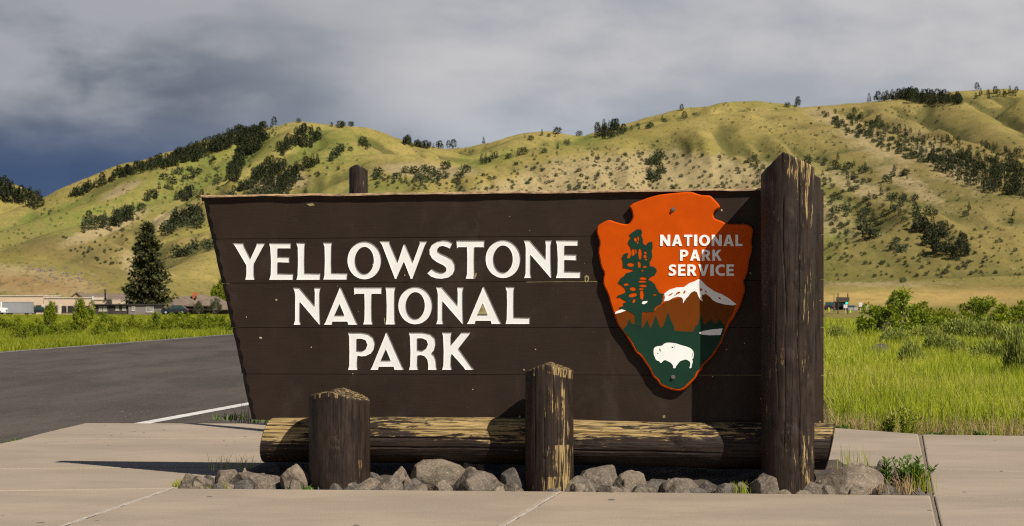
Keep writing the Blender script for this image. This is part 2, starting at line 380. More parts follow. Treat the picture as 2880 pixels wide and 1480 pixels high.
TPX = np.concatenate([np.linspace(-3200, -230, 110)[:-1], np.linspace(-230, 3110, 420), np.linspace(3110, 6600, 130)[1:]]); NCOL, NROW = len(TPX), 560
TD = np.concatenate([np.geomspace(6, 380, 120)[:-1], np.geomspace(380, 2100, 400), np.geomspace(2110, 3000, 41)])
PX, DD = np.meshgrid(TPX, TD)                                     # distance is measured along the view axis
XX = (PX - CX) / F * DD
wx = XX + 9 * fbm(XX / 70, DD / 70, 3, 5); wy = DD + 9 * fbm(XX / 70 + 50, DD / 70, 3, 6)      # slightly wandering ridge lines
def seg(x, y, a, b_):
    dx, dy = b_[0] - a[0], b_[1] - a[1]; t = np.clip(((x - a[0]) * dx + (y - a[1]) * dy) / (dx * dx + dy * dy + 1e-9), 0, 1)
    return np.hypot(x - a[0] - t * dx, y - a[1] - t * dy), t
HILL = np.full_like(PX, -90.0); NEAR = np.full_like(PX, 1e9)
for pts, k, w in RIDGES:
    q = [(((px - CX) / F * d), d, CH - (py - HOR) / F * d) for px, py, d in pts]
    best = np.full_like(PX, -1e9); dist = np.full_like(PX, 1e9)
    for a, b_ in zip(q[:-1], q[1:]):
        dd, t = seg(wx, wy, a, b_); h = a[2] + t * (b_[2] - a[2]) - k * (np.sqrt(dd * dd + w * w) - w)
        best = np.maximum(best, h); dist = np.minimum(dist, dd)
    r_ = 1.0; m = best - HILL                                      # softened union keeps the valley lines readable
    HILL = np.where(m > r_, best, np.where(m < -r_, HILL, HILL + (m + r_) ** 2 / (4 * r_))); NEAR = np.where(best > HILL - 1.0, np.minimum(dist, 400), NEAR)
HILL = (HILL + np.sqrt(HILL * HILL + 36)) / 2 - 0.4
# ribs and gullies that run down the slopes
gn = 1 - np.abs(fbm(XX / 34 + DD / 260, DD / 190 - XX / 260, 2, 11)); gn2 = 1 - np.abs(fbm(XX / 13 + DD / 150, DD / 80, 3, 31)); rough = fbm(XX / 60, DD / 80, 5, 5)
am = sstep(4, 40, HILL) * sstep(10, 70, NEAR)
right_ = sstep(120, 220, XX) * (1 - sstep(1100, 1300, DD))
HILL = HILL + am * ((gn - 0.75) * (9 + 14 * right_) + (gn2 - 0.75) * (4.5 + 4 * right_) + rough * 3.0)
HILL = np.maximum(HILL, 0)
def boxblur(a, n, ax):
    p = np.pad(a, [(n + 1, n) if k == ax else (0, 0) for k in (0, 1)], mode='edge'); c = np.cumsum(p, ax)
    return (np.take(c, range(2 * n + 1, c.shape[ax]), ax) - np.take(c, range(0, c.shape[ax] - 2 * n - 1), ax)) / (2 * n + 1)
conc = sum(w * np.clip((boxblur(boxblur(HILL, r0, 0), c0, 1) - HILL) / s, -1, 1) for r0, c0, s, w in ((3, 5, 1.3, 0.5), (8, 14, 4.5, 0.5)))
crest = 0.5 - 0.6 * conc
ZZ = base_z(DD) + HILL + 0.35 * fbm(XX / 7, DD / 12, 4, 77) * sstep(0.2, 6, HILL)
ELEV = (ZZ - CH) / DD
def on_terrain(px, py):
    """first point of the terrain met by the line of sight through a photo pixel, None if it meets the sky"""
    c = np.interp(px, TPX, np.arange(NCOL)); i = int(np.clip(c, 0, NCOL - 2)); u = c - i
    col = ELEV[:, i] * (1 - u) + ELEV[:, i + 1] * u; e = (HOR - py) / F
    k = np.nonzero((col >= e) & (TD > 200))[0]
    if len(k) == 0: return None
    k = k[0]; d = TD[k]
    if k > 0:
        a, b = col[k - 1], col[k]; w = (e - a) / (b - a) if b > a else 1.0; d = TD[k - 1] + (TD[k] - TD[k - 1]) * min(max(w, 0), 1)
    z = ter_z((px - CX) / F * d, d)
    return Vector(((px - CX) / F * d, d, z))
def ter_z(x, d):
    px = x / d * F + CX
    c = np.clip(np.interp(px, TPX, np.arange(NCOL)), 0, NCOL - 1.001); r = np.clip(np.interp(d, TD, np.arange(NROW)), 0, NROW - 1.001)
    i = int(c); j = int(r); u = c - i; v = r - j
    return (ZZ[j, i] * (1 - u) + ZZ[j, i + 1] * u) * (1 - v) + (ZZ[j + 1, i] * (1 - u) + ZZ[j + 1, i + 1] * u) * v
PY = HOR - ELEV * F
def blob(x0, y0, rx, ry, rot=0.0):
    c, s = math.cos(R(rot)), math.sin(R(rot)); dx = PX - x0; dy = PY - y0
    return np.clip(1.35 - np.sqrt(((dx * c + dy * s) / rx) ** 2 + ((-dx * s + dy * c) / ry) ** 2), 0, 1)
bare = np.zeros_like(PX)                                          # where the thin pale soil shows through the grass
for q in [(1720, 500, 330, 75, -6), (1980, 490, 200, 60, 4), (1560, 530, 300, 55, -8), (2120, 520, 160, 70, 10), (2290, 600, 150, 70, 20), (2400, 520, 150, 40, 22),
          (2450, 400, 170, 50, 30), (2650, 450, 190, 60, 32), (2560, 520, 160, 36, 32), (2330, 330, 90, 30, 20),
          (300, 640, 140, 22, -22), (400, 745, 60, 24, 25), (60, 790, 240, 45, 8), (820, 505, 55, 28, 0), (740, 520, 60, 22, -10),
          (1200, 480, 150, 24, 3), (340, 535, 70, 14, -25), (400, 760, 80, 40, 40), (2430, 800, 300, 12, 0), (460, 620, 70, 20, -25)]:
    bare = np.maximum(bare, blob(*q) * (0.62 if q[0] > 2260 else 1.0))
green = np.zeros_like(PX)                                         # damper grass
for q in [(900, 420, 130, 80, 0), (600, 470, 300, 60, -18), (250, 600, 260, 40, -15), (1350, 450, 120, 24, -12), (1650, 390, 130, 20, -12), (450, 560, 250, 40, -20),
          (2300, 640, 90, 150, 10), (2420, 815, 130, 7, 0), (120, 610, 160, 30, -15), (1000, 540, 200, 30, -10)]:
    green = np.maximum(green, blob(*q))
gold = blob(2480, 836, 480, 26, 0)
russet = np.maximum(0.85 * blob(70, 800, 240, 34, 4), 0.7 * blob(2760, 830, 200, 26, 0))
olive_shade = np.clip(np.maximum(np.maximum(0.75 * blob(2650, 470, 420, 190, 12), 0.55 * blob(2520, 660, 330, 130, 0)), np.maximum(np.maximum(0.5 * blob(260, 690, 260, 70, 10), 1.0 * blob(200, 705, 230, 60, 14) * (PY < np.interp(PX, [0, 100, 180, 250, 310], [716, 720, 734, 761, 798]))), 0.45 * blob(430, 620, 260, 60, -15))), 0, 1)      # browner sward; also paints in the shade over the right and lower left slopes
idx = (np.arange(NROW - 1)[:, None] * NCOL + np.arange(NCOL - 1)[None, :]).ravel()
quads = np.stack([idx, idx + 1, idx + 1 + NCOL, idx + NCOL], 1)
def terrain_mat():
    m, b, p, o = newmat('hill_grass')
    g = b('ShaderNodeNewGeometry').outputs['Position']
    def at(n): return b('ShaderNodeAttribute', attribute_name=n).outputs['Fac']
    n1 = b.noise(b.scale(g, 0.014, 0.010, 0.03), 1.0, 7, 0.65, 0.6); n2 = b.noise(b.scale(g, 0.12, 0.05, 0.16), 1.0, 8, 0.72); n3 = b.noise(b.scale(g, 0.6, 0.25, 0.7), 1.0, 6, 0.8)
    c = b.mix(b.step(n1, 0.34, 0.66), (0.200, 0.168, 0.045), (0.290, 0.222, 0.074))
    c = b.mix(b.step(n2, 0.42, 0.72, 0, 0.7), c, (0.118, 0.116, 0.032))
    c = b.mix(at('olive_shade'), c, b.mix(n2, (0.115, 0.090, 0.034), (0.190, 0.145, 0.055)))
    hol = b.step(b.math('ADD', at('crest'), b.math('MULTIPLY', b.math('SUBTRACT', n2, 0.5), 0.5)), 0.22, 0.66, 0.95, 0.0)      # hollows: greener grass than the dry crests, darkened further as painted relief shade
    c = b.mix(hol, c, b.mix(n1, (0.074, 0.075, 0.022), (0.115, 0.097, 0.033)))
    gr = b.math('MULTIPLY', at('green'), b.step(b.math('ADD', b.math('MULTIPLY', n2, 0.6), b.math('MULTIPLY', n3, 0.4)), 0.35, 0.6))
    c = b.mix(b.math('MULTIPLY', gr, 0.8), c, (0.135, 0.165, 0.032))
    bf = b.step(b.math('ADD', at('bare'), b.math('ADD', b.math('MULTIPLY', n2, 1.1), b.math('MULTIPLY', n3, 1.1))), 1.3, 1.85)
    c = b.mix(b.math('MULTIPLY', bf, 0.9), c, b.mix(n3, (0.235, 0.182, 0.088), (0.355, 0.275, 0.145)))
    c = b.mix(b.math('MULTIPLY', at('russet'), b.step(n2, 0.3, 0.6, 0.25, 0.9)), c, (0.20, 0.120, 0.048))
    tuft = b.step(b.noise(b.scale(g, 0.55, 0.25, 0.6), 1.0, 5, 0.8), 0.53, 0.62)
    c = b.mix(b.math('MULTIPLY', tuft, 0.62), c, (0.060, 0.062, 0.024))
    pale = b.step(b.noise(b.vmath('ADD', b.scale(g, 0.4, 0.16, 0.5), (7.0, 3.0, 1.0)), 1.0, 5, 0.75), 0.56, 0.72)
    c = b.mix(b.math('MULTIPLY', pale, 0.4), c, (0.40, 0.315, 0.14))
    c = b.mix(b.math('MULTIPLY', at('gold'), b.step(n2, 0.3, 0.6, 0.4, 0.95)), c, (0.40, 0.275, 0.095))
    c = b.mix(at('litter'), c, (0.060, 0.055, 0.020))             # soil and litter between the meadow stems
    b.link(c, p.inputs['Base Color']); p.inputs['Roughness'].default_value = 0.95; p.inputs['Specular IOR Level'].default_value = 0.05
    b.link(b.bump(b.math('ADD', n2, b.math('MULTIPLY', n3, 0.4)), 0.3, 2.0), p.inputs['Normal']); return m
M['terrain'] = terrain_mat()
V = np.stack([XX, DD, ZZ], 2).reshape(-1, 3)
ter = mobj('terrain', mesh('terrain', V, quads, M['terrain'], True,
      {'bare': (bare, 'FLOAT'), 'crest': (crest, 'FLOAT'), 'litter': (1 - sstep(110, 170, DD), 'FLOAT'), 'green': (green, 'FLOAT'), 'russet': (russet, 'FLOAT'), 'olive_shade': (olive_shade, 'FLOAT'), 'gold': (gold, 'FLOAT')}))
tag(ter, 'grassy rolling hills and valley floor behind the sign', None, None, 'structure')
gp = MB().add([(-6000, -3000, -1.7), (6000, -3000, -1.7), (6000, 9000, -1.7), (-6000, 9000, -1.7)], [(0, 1, 2, 3)])
tag(gp.build('ground', plain('far_ground', (0.2, 0.18, 0.05), (0.16, 0.15, 0.04), 0.02, 0.95)), 'dry grassy plain reaching the horizon', None, None, 'structure')

# ------------------------------------------------------------------ road
RZ = lambda d: float(base_z(d)) + 0.055
left_edge = [(-22, 4), (-17.2, 15), (-15.2, 30), (-13.9, 53.9), (-12.8, 67), (-11.65, 82), (-9, 108), (-4, 140), (4, 190), (20, 260), (40, 330)]
right_edge = [(-1.5, 4), (-1.2, 15), (3.1, 20.4), (3.6, 23), (6, 40), (9.5, 66), (12, 80), (16, 110), (21, 145), (29, 195), (40, 262), (52, 330)]
def edge_at(e, d): a = np.array(e); return np.interp(d, a[:, 1], a[:, 0])
ds = list(np.geomspace(4.5, 330, 60)); rv = []; rf = []
for i, d in enumerate(ds):
    l, r = edge_at(left_edge, d), edge_at(right_edge, d)
    for k in range(9): rv.append((l + (r - l) * k / 8, d, RZ(d)))
    if i: rf += [((i - 1) * 9 + k, (i - 1) * 9 + k + 1, i * 9 + k + 1, i * 9 + k) for k in range(8)]
tag(mobj('road', mesh('road', rv, rf, M['asphalt'])), 'grey asphalt road passing beside the pavement', None, None, 'structure')
def strip(name, pts, w, mat, dz):
    v = []; f = []
    for i, (x, d) in enumerate(pts):
        v += [(x - w / 2, d, RZ(d) + dz), (x + w / 2, d, RZ(d) + dz)]
        if i: f.append((2 * i - 2, 2 * i - 1, 2 * i + 1, 2 * i))
    return mesh(name, v, f, mat)
a, b_ = G(398, 1192, -0.065), G(697, 1136.5, -0.065); dirx = (b_.x - a.x) / (b_.y - a.y)
tag(mobj('lane_line', strip('lane_line', [(a.x + dirx * (t - a.y) + 0.00012 * (t - a.y) ** 2, t) for t in np.linspace(a.y - 0.15, 75, 30)], 0.19, M['roadpaint'], 0.004)),
    'white painted line on the asphalt behind the sign', None, None, 'structure')
tag(mobj('edge_line', strip('edge_line', [(float(edge_at(left_edge, t)) + 0.22, t) for t in np.geomspace(20, 200, 40)], 0.16, M['edgeline'], 0.004)),
    'worn pale line along the far edge of the road', None, None, 'structure')

# ------------------------------------------------------------------ pavement slabs
pave = empty('pavement'); tag(pave, 'pale broomed concrete pavement of large slabs', None, None, 'structure')
slab_px = [
    [(475, 1374), (-2312, 2335), (-6000, 2335), (-900, 1396)],
    [(484, 1374), (500, 1374), (1568, 1382.5), (-12, 2335), (-2290, 2335)],
    [(1578, 1382.6), (2616, 1393.5), (2826, 2335), (2, 2335)],
    [(2594, 1222), (3600, 1236), (3700, 1361), (2610, 1316.5)],
    [(2611, 1318), (3700, 1362.5), (3900, 1462), (2625, 1391.5)],
    [(2627, 1393), (3900, 1464), (6000, 2335), (2844, 2335)],
    [(1504, 1195), (2330, 1202.5), (2582, 1220.5), (2602, 1315), (1504, 1308)],
    [(240, 1190), (1498, 1193.5), (1498, 1226), (60, 1234.5), (120, 1218)],
    [(58, 1235.6), (1498, 1227.2), (1498, 1308), (776, 1302), (730, 1313), (-300, 1319), (-150, 1278)],
    [(-303, 1320.5), (728, 1314.5), (496, 1373), (476, 1372.4), (-880, 1394), (-600, 1380)],
]
for px in slab_px:
    pts = [G(*q) for q in px]; cen = sum(pts, Vector()) / len(pts)
    if (Vector(pts[1]) - pts[0]).cross(Vector(pts[2]) - pts[0]).z < 0: pts = pts[::-1]
    n = len(pts); ins = []
    for i, q in enumerate(pts):                                   # small rounded arris on every slab
        e0 = (q - pts[i - 1]).normalized(); e1 = (pts[(i + 1) % n] - q).normalized()
        nn = Vector((-e0.y, e0.x, 0)) + Vector((-e1.y, e1.x, 0)); nn /= max(0.4, nn.length_squared / 2)
        ins.append((q + nn * 0.012, q + nn * 0.004, q))
    v = [(*k[0].xy, 0.0) for k in ins] + [(*k[1].xy, -0.004) for k in ins] + [(*k[2].xy, -0.014) for k in ins] + [(*k[2].xy, -0.115) for k in ins]
    f = [list(range(n))] + [(r * n + i, (r + 1) * n + i, (r + 1) * n + (i + 1) % n, r * n + (i + 1) % n) for r in range(3) for i in range(n)]
    mobj('slab', mesh('slab', [(p[0] - cen.x, p[1] - cen.y, p[2]) for p in v], f, M['concrete']), pave, (cen.x, cen.y, 0))
def joint(name, pxs, w, z, mat, rag=0.0):
    v = []; f = []; pts = [G(*q) for q in pxs]; fine = []
    for p, q in zip(pts[:-1], pts[1:]):
        n = max(2, int((q - p).length / 0.07)); fine += [p.lerp(q, i / n) for i in range(n)]
    fine.append(pts[-1])
    for i, p in enumerate(fine):
        t = (fine[min(i + 1, len(fine) - 1)] - fine[max(i - 1, 0)]).normalized(); nn = Vector((-t.y, t.x, 0))
        a, c = w / 2 + random.uniform(-rag, rag), w / 2 + random.uniform(-rag, rag)
        v += [(*(p + nn * a).xy, z - 0.004), (*p.xy, z + random.uniform(-rag, rag) * 0.3), (*(p - nn * c).xy, z - 0.004)]
        if i: k = 3 * i; f += [(k - 3, k - 2, k + 1, k), (k - 2, k - 1, k + 2, k + 1)]
    return mobj(name, mesh(name, v, f, mat), pave)
joint('joint', [(484, 1372), (180, 1476), (-2300, 2335)], 0.05, 0.003, M['mortar'], 0.007)
joint('joint', [(1574, 1382), (-5, 2335)], 0.035, 0.002, M['mortar'], 0.006)
joint('joint', [(2587, 1219), (2606, 1312), (2621, 1390), (2835, 2335)], 0.06, -0.012, M['joint'], 0.008)
for l in ([(62, 1235), (1498, 1226.6)], [(-300, 1319.8), (729, 1313.8)], [(-880, 1395), (478, 1373.2)], [(2610, 1317.2), (3690, 1361.8)], [(2626, 1392.2), (3890, 1463)]):
    joint('joint', l, 0.02, -0.003, M['mortar'], 0.002)
# ragged asphalt lip along the back of the pavement
rim = []
for px, py in [(2250, 1198), (2330, 1202), (2420, 1208), (2500, 1214), (2582, 1219.5), (2600, 1221.5), (2700, 1223), (2880, 1226), (3100, 1229), (3600, 1236)]: rim.append(G(px, py))
fine = []
for p, q in zip(rim[:-1], rim[1:]):
    n = max(2, int((q - p).length / 0.05)); fine += [p.lerp(q, i / n) for i in range(n)]
v = []; f = []
for i, p in enumerate(fine):
    w = 0.33 + 0.12 * float(fbm(i * 0.11, 0.3, 3, 3)) + 0.04 * random.random()
    if p.x > 4.15: w *= 0.62
    for k, (o, z) in enumerate([(0.0, -0.045), (w * 0.5, -0.02 + 0.012 * random.random()), (w, -0.035), (w + 0.03, -0.12)]): v.append((p.x, p.y + o, z))
    if i: q = 4 * i; f += [(q - 4 + k, q + k, q + k + 1, q - 3 + k) for k in range(3)]
M['oldasphalt'] = plain('crumbling_asphalt', (0.035, 0.032, 0.031), (0.07, 0.06, 0.052), 25, 0.95, bump=1.0)
tag(mobj('asphalt_edge', mesh('asphalt_edge', v, f, M['oldasphalt'])), 'ragged dark asphalt edge between pavement and grass', None, None, 'structure')
# crumbled edge on the road side of the pavement
v = []; f = []
pts = [G(-150, 1278), G(0, 1246), G(58, 1235.6), G(120, 1218), G(240, 1190), G(420, 1190.2), G(900, 1191.5), G(1498, 1193.5)]; fine = []
for p, q in zip(pts[:-1], pts[1:]):
    n = max(2, int((q - p).length / 0.06)); fine += [p.lerp(q, i / n) for i in range(n)]
for i, p in enumerate(fine):
    t = (fine[min(i + 1, len(fine) - 1)] - fine[max(i - 1, 0)]).normalized(); nn = Vector((-t.y, t.x, 0))
    w = 0.16 + 0.09 * float(fbm(i * 0.13, 5.3, 3, 9))
    for o, z in ((0.0, -0.045), (w * 0.6, -0.042 + 0.01 * random.random()), (w, -0.062)): v.append((*(p + nn * o).xy, z))
    if i: q = 3 * i; f += [(q - 3 + k, q + k, q + k + 1, q - 2 + k) for k in range(2)]
tag(mobj('kerb_edge', mesh('kerb_edge', v, f, M['oldasphalt'])), 'crumbled asphalt edge where road meets pavement', None, None, 'structure')

# ------------------------------------------------------------------ planting bed
FL, FR, BR, BL = G(498, 1374), G(2621, 1394), G(2603, 1316), G(776, 1302)
nu, nv_ = 110, 44; v = []
for j in range(nv_ + 1):
    for i in range(nu + 1):
        a = FL.lerp(FR, i / nu); b_ = BL.lerp(BR, i / nu); p = a.lerp(b_, j / nv_); e = min(i, nu - i, j, nv_ - j)
        z = -0.105 + 0.12 * float(sstep(0, 9, e)) + 0.035 * float(fbm(p.x * 5, p.y * 5, 4, 21)) + 0.10 * float(sstep(6, 18, j) * sstep(0, 16, nv_ - j))
        if i > 96: z -= 0.04
        v.append((p.x, p.y, z))
f = [(j * (nu + 1) + i, j * (nu + 1) + i + 1, (j + 1) * (nu + 1) + i + 1, (j + 1) * (nu + 1) + i) for j in range(nv_) for i in range(nu)]
tag(mobj('soil_bed', mesh('soil_bed', v, f, M['soil'], True)), 'dark soil of the bed beneath the log', None, None, 'structure')
# ------------------------------------------------------------------ the sign
TH = R(-7.0); SO = Vector((0.0, 14.45, 0.0))
EX = Vector((math.cos(TH), math.sin(TH), 0)); EY = Vector((-math.sin(TH), math.cos(TH), 0))
def B(px, py, dep=0.0):
    """sign-local (x, z) of a photo pixel on the plane dep behind the board face"""
    ray = Vector(((px - CX) / F, 1.0, -(py - HOR) / F)); org = Vector((0, 0, CH))
    t = ((SO + EY * dep - org).dot(EY)) / ray.dot(EY); q = org + ray * t - SO
    return (q.dot(EX), q.z)
sign = empty('park_sign', SO, TH)
tag(sign, 'large dark brown timber sign with white carved letters, orange arrowhead, log and posts', 'sign')
GL = {
 'Y': [[(0, 1), (.327, .995), (.35, .92), (.545, .575), (.73, .93), (.745, .995), (1, .995), (.95, .93), (.685, .5), (.655, .44), (.65, .15), (.68, 0), (.39, 0), (.42, .15), (.42, .37), (.40, .42), (.07, .92)]],
 'E': [[(0, 1), (.9, .995), (.895, .845), (.87, .858), (.355, .858), (.355, .625), (.8, .615), (.83, .63), (.835, .455), (.8, .47), (.355, .48), (.355, .17), (.97, .16), (1, .17), (.99, 0), (.01, 0), (.07, .15), (.08, .5), (.05, .87)]],
 'L': [[(0, 1), (.37, 1), (.345, .9), (.335, .5), (.345, .175), (.95, .165), (1, .18), (.985, 0), (.01, 0), (.055, .12), (.07, .5), (.06, .88)]],
 'W': [[(0, 1), (.21, 1), (.22, .93), (.385, .44), (.505, .915), (.54, .915), (.70, .44), (.845, .94), (.835, .995), (1, .995), (.96, .92), (.69, 0), (.655, 0), (.512, .46), (.355, 0), (.325, 0), (.055, .9)]],
 'S': [[(.91, .93), (.75, .985), (.57, 1), (.36, .97), (.17, .89), (.08, .76), (.085, .64), (.17, .53), (.35, .43), (.58, .35), (.69, .28), (.68, .2), (.58, .155), (.45, .155), (.3, .19), (.163, .26), (0, .14), (.13, .06), (.32, .01), (.52, 0), (.75, .03), (.92, .12), (1, .25), (.99, .38), (.9, .5), (.72, .58), (.5, .65), (.38, .71), (.365, .78), (.44, .84), (.56, .855), (.68, .83), (.815, .785)]],
 'T': [[(0, 1), (1, 1), (.985, .815), (.93, .83), (.64, .83), (.63, .5), (.64, .12), (.68, 0), (.335, 0), (.375, .12), (.385, .5), (.375, .83), (.06, .83), (.02, .8)]],
 'N': [[(0, 1), (.22, 1), (.785, .51), (.79, .85), (.77, 1), (1, 1), (.965, .87), (.965, .5), (.985, 0), (.96, 0), (.245, .62), (.24, .12), (.28, 0), (.02, 0), (.07, .12), (.075, .8), (.05, .92)]],
 'A': [[(.455, 1), (.5, 1), (.94, .1), (1, 0), (.715, 0), (.69, .085), (.25, .085), (.235, 0), (0, 0), (.05, .08), (.43, .92)], [(.46, .56), (.60, .25), (.31, .25)]],
 'I': [[(0, 1), (1, 1), (.92, .88), (.9, .5), (.93, .12), (1, 0), (0, 0), (.1, .12), (.12, .5), (.08, .88)]],
 'P': [[(0, 1), (.5, 1), (.75, .965), (.93, .87), (1, .72), (.96, .56), (.84, .44), (.65, .375), (.5, .365), (.36, .385), (.34, .2), (.345, .1), (.365, 0), (.005, 0), (.05, .12), (.055, .5), (.045, .9)],
       [(.325, .84), (.5, .84), (.65, .8), (.72, .68), (.66, .56), (.52, .5), (.325, .515)]],
 'R': [[(0, 1), (.5, 1), (.76, .96), (.92, .85), (.95, .7), (.9, .54), (.8, .45), (.9, .38), (.96, .25), (.97, .1), (1, 0), (.68, 0), (.69, .12), (.66, .27), (.56, .37), (.42, .4), (.31, .385), (.30, .12), (.34, 0), (.01, 0), (.05, .12), (.06, .5), (.04, .9)],
       [(.3, .85), (.47, .85), (.62, .8), (.68, .69), (.62, .58), (.48, .51), (.3, .53)]],
 'K': [[(0, 1), (.3, 1), (.275, .9), (.28, .66), (.59, .98), (.58, 1), (.89, 1), (.8, .9), (.505, .575), (.93, .06), (1, 0), (.72, 0), (.68, .06), (.3, .43), (.28, .35), (.275, .12), (.31, 0), (0, 0), (.04, .12), (.05, .5), (.03, .9)]],
}
ang = [2 * math.pi * i / 44 for i in range(44)]
GL['O'] = [[(.5 + .5 * math.cos(t), .5 + .5 * math.sin(t)) for t in ang], [(.502 + .277 * math.cos(t), .5 + .36 * math.sin(t)) for t in ang]]
TEXT = {1: [('Y', 655, 746, 684, 787), ('E', 757, 825, 684, 787), ('L', 833.5, 901.3, 683.4, 787), ('L', 909, 977, 682.5, 786.4), ('O', 977.5, 1072.6, 679.4, 785.6),
            ('W', 1067.3, 1202, 678.5, 784.2), ('S', 1202, 1280, 676, 784), ('T', 1284, 1363, 677, 784), ('O', 1366, 1464, 675.5, 782), ('N', 1473, 1552, 676.4, 782), ('E', 1563.4, 1633, 676, 782)],
        2: [('N', 824.7, 901.8, 809.5, 913.4), ('A', 911.4, 1007, 809, 913.4), ('T', 995.5, 1074.3, 808.6, 912.6), ('I', 1084.4, 1112.4, 808.2, 912.5), ('O', 1120.6, 1216, 807, 912),
            ('N', 1225.7, 1304, 807.8, 911.7), ('A', 1313.7, 1410.5, 807, 911.2), ('L', 1421.5, 1490.7, 807.3, 911.2)],
        3: [('P', 978.8, 1055, 936, 1040.4), ('A', 1042, 1136.8, 935.7, 1040.4), ('R', 1150, 1229.6, 935.7, 1040.3), ('K', 1243.6, 1334, 935.3, 1040.3)]}
SEAMS = [((566, 553), (2284, 531.5)), ((591, 673), (2284, 659.5)), ((621, 797), (2284, 788)), ((649, 922), (2284, 921)), ((677, 1052), (2284, 1057)), ((705, 1181), (2284, 1198.5))]
def lerp2(a, c, t): return (a[0] + (c[0] - a[0]) * t, a[1] + (c[1] - a[1]) * t)
BT = 0.125
for k in range(5):
    (tl, tr), (bl, br) = SEAMS[k], SEAMS[k + 1]
    gap = 0.4 if k else 0
    top = [(x, y + gap + ((1.6 * float(fbm(i * 0.23, 1.7, 3, 40))) if k == 0 else 0.35 * float(fbm(i * 0.3, k, 2, 41)))) for i, (x, y) in enumerate([lerp2(tl, tr, t) for t in np.linspace(0, 1, 70)])]
    bot = [(x, y - 0.4 + 0.3 * float(fbm(i * 0.3, k + 9.5, 2, 42))) for i, (x, y) in enumerate([lerp2(bl, br, t) for t in np.linspace(0, 1, 70)])]
    lef = [(x + 2.4 * float(fbm((k * 9 + i) * 0.33, 3.3, 3, 43)), y) for i, (x, y) in enumerate([lerp2(top[0], bot[0], t) for t in np.linspace(0, 1, 12)])][1:-1]
    rig = [lerp2(bot[-1], top[-1], t) for t in (0.33, 0.66)]
    loop_px = [(lef[0][0] - 0.5, top[0][1])] + top[1:] + rig[::-1] + bot[::-1][:-1] + [(lef[-1][0] + 0.5, bot[0][1])] + lef[::-1]
    C = [B(*q) for q in loop_px]
    nl = len(lef) + 2; n = len(C); isl = [i >= n - len(lef) - 1 or i == 0 for i in range(n)]
    cx_, cz_ = np.mean([c[0] for c in C]), np.mean([c[1] for c in C])
    A = []
    for i, c in enumerate(C):
        z = c[1] + (0.0014 if c[1] < cz_ else -0.0014) * (1 if not (n - len(lef) <= i) else 0)
        A.append((c[0] + (0.040 + 0.008 * math.sin(i * 1.7) if isl[i] else (-0.002 if c[0] > 2 else 0.0)), z))
    letters = []
    for ch, x0, x1, y0, y1 in TEXT.get(k, []):
        letters.append([[B(x0 + (x1 - x0) * u, y1 + (y0 - y1) * w) for u, w in L] for L in GL[ch]])
    loops = [A] + [L for g in letters for L in g]
    v, t = fill(loops); m = len(v)
    V = [(p[0], 0.0, p[1]) for p in v]; Fc = [tuple(q) for q in t]
    o1 = len(V); V += [(p[0], 0.0, p[1]) for p in A] + [(c[0], 0.042 if isl[i] else 0.003, c[1]) for i, c in enumerate(C)] + [(c[0], BT, c[1]) for c in C]
    for r in range(2): Fc += [(o1 + r * n + i, o1 + (r + 1) * n + i, o1 + (r + 1) * n + (i + 1) % n, o1 + r * n + (i + 1) % n) for i in range(n)]
    v2, t2 = fill([C]); o2 = len(V); V += [(p[0], BT, p[1]) for p in v2]; Fc += [tuple(o2 + i for i in q[::-1]) for q in t2]
    pl = mobj('plank', mesh('plank', V, Fc, M['board']), sign)
    DEP = 0.006
    for g in letters:                                             # letters are routed into the face and painted white
        v, t = fill(g); V = [(p[0], DEP, p[1]) for p in v]; Fc = [tuple(q) for q in t]
        for L in g:
            o1 = len(V); q = len(L); V += [(p[0], 0.0, p[1]) for p in L] + [(p[0], DEP, p[1]) for p in L]
            Fc += [(o1 + i, o1 + (i + 1) % q, o1 + q + (i + 1) % q, o1 + q + i) for i in range(q)]
        mobj('letter', mesh('letter', V, Fc, M['letter']), pl)
    if k == 0:                                                    # overhanging bare-wood lip along the top
        V = []; Fc = []
        for i, (x, y) in enumerate([lerp2((568, 552), (2284, 531), t) for t in np.linspace(0, 1, 180)]):
            y += 1.6 * float(fbm(i * 0.09, 1.7, 3, 40)); h = 3.6 + 2.2 * float(fbm(i * 0.12, 8.1, 3, 44)); out = 0.034 + 0.006 * float(fbm(i * 0.1, 2.2, 2, 45))
            p, q = B(x, y), B(x, y + h); r = B(x, y + h + 11)
            V += [(p[0], BT + 0.004, p[1] + 0.006), (p[0], -out + 0.008, p[1] + 0.006), (p[0], -out, p[1] - 0.001), (q[0], -out - 0.001, q[1]), (q[0], -0.5 * out, q[1] - 0.004), (r[0], 0.002, r[1])]
            if i: Fc += [(6 * i - 6 + j, 6 * i - 5 + j, 6 * i + 1 + j, 6 * i + j) for j in range(5)]
        me = mesh('edge_lip', V, Fc, M['lip']); me.materials.append(M['board'])
        for p_ in me.polygons: p_.material_index = 1 if p_.index % 5 >= 3 else 0
        mobj('edge_lip', me, pl)
# backing that shows dark between the planks
C = [B(600, 560), B(2278, 542), B(2278, 1188), B(712, 1174)]
mobj('backing', slab_mesh('backing', [C], 0.02, 0.11, M['gapfill']), sign)
for (a, c) in [((1480 + 0, 797.2 - 3.6), (1680, 795.2 - 3.4)), ((1960, 1055.2), (2140, 1055.6))]:
    C = [B(a[0], a[1] - 0.5), B(c[0], c[1] - 0.5), B(c[0], c[1] + 0.5), B(a[0], a[1] + 0.5)]
    mobj('seam_edge', slab_mesh('seam_edge', [C], -0.001, 0.019, M['gapwood']), sign)

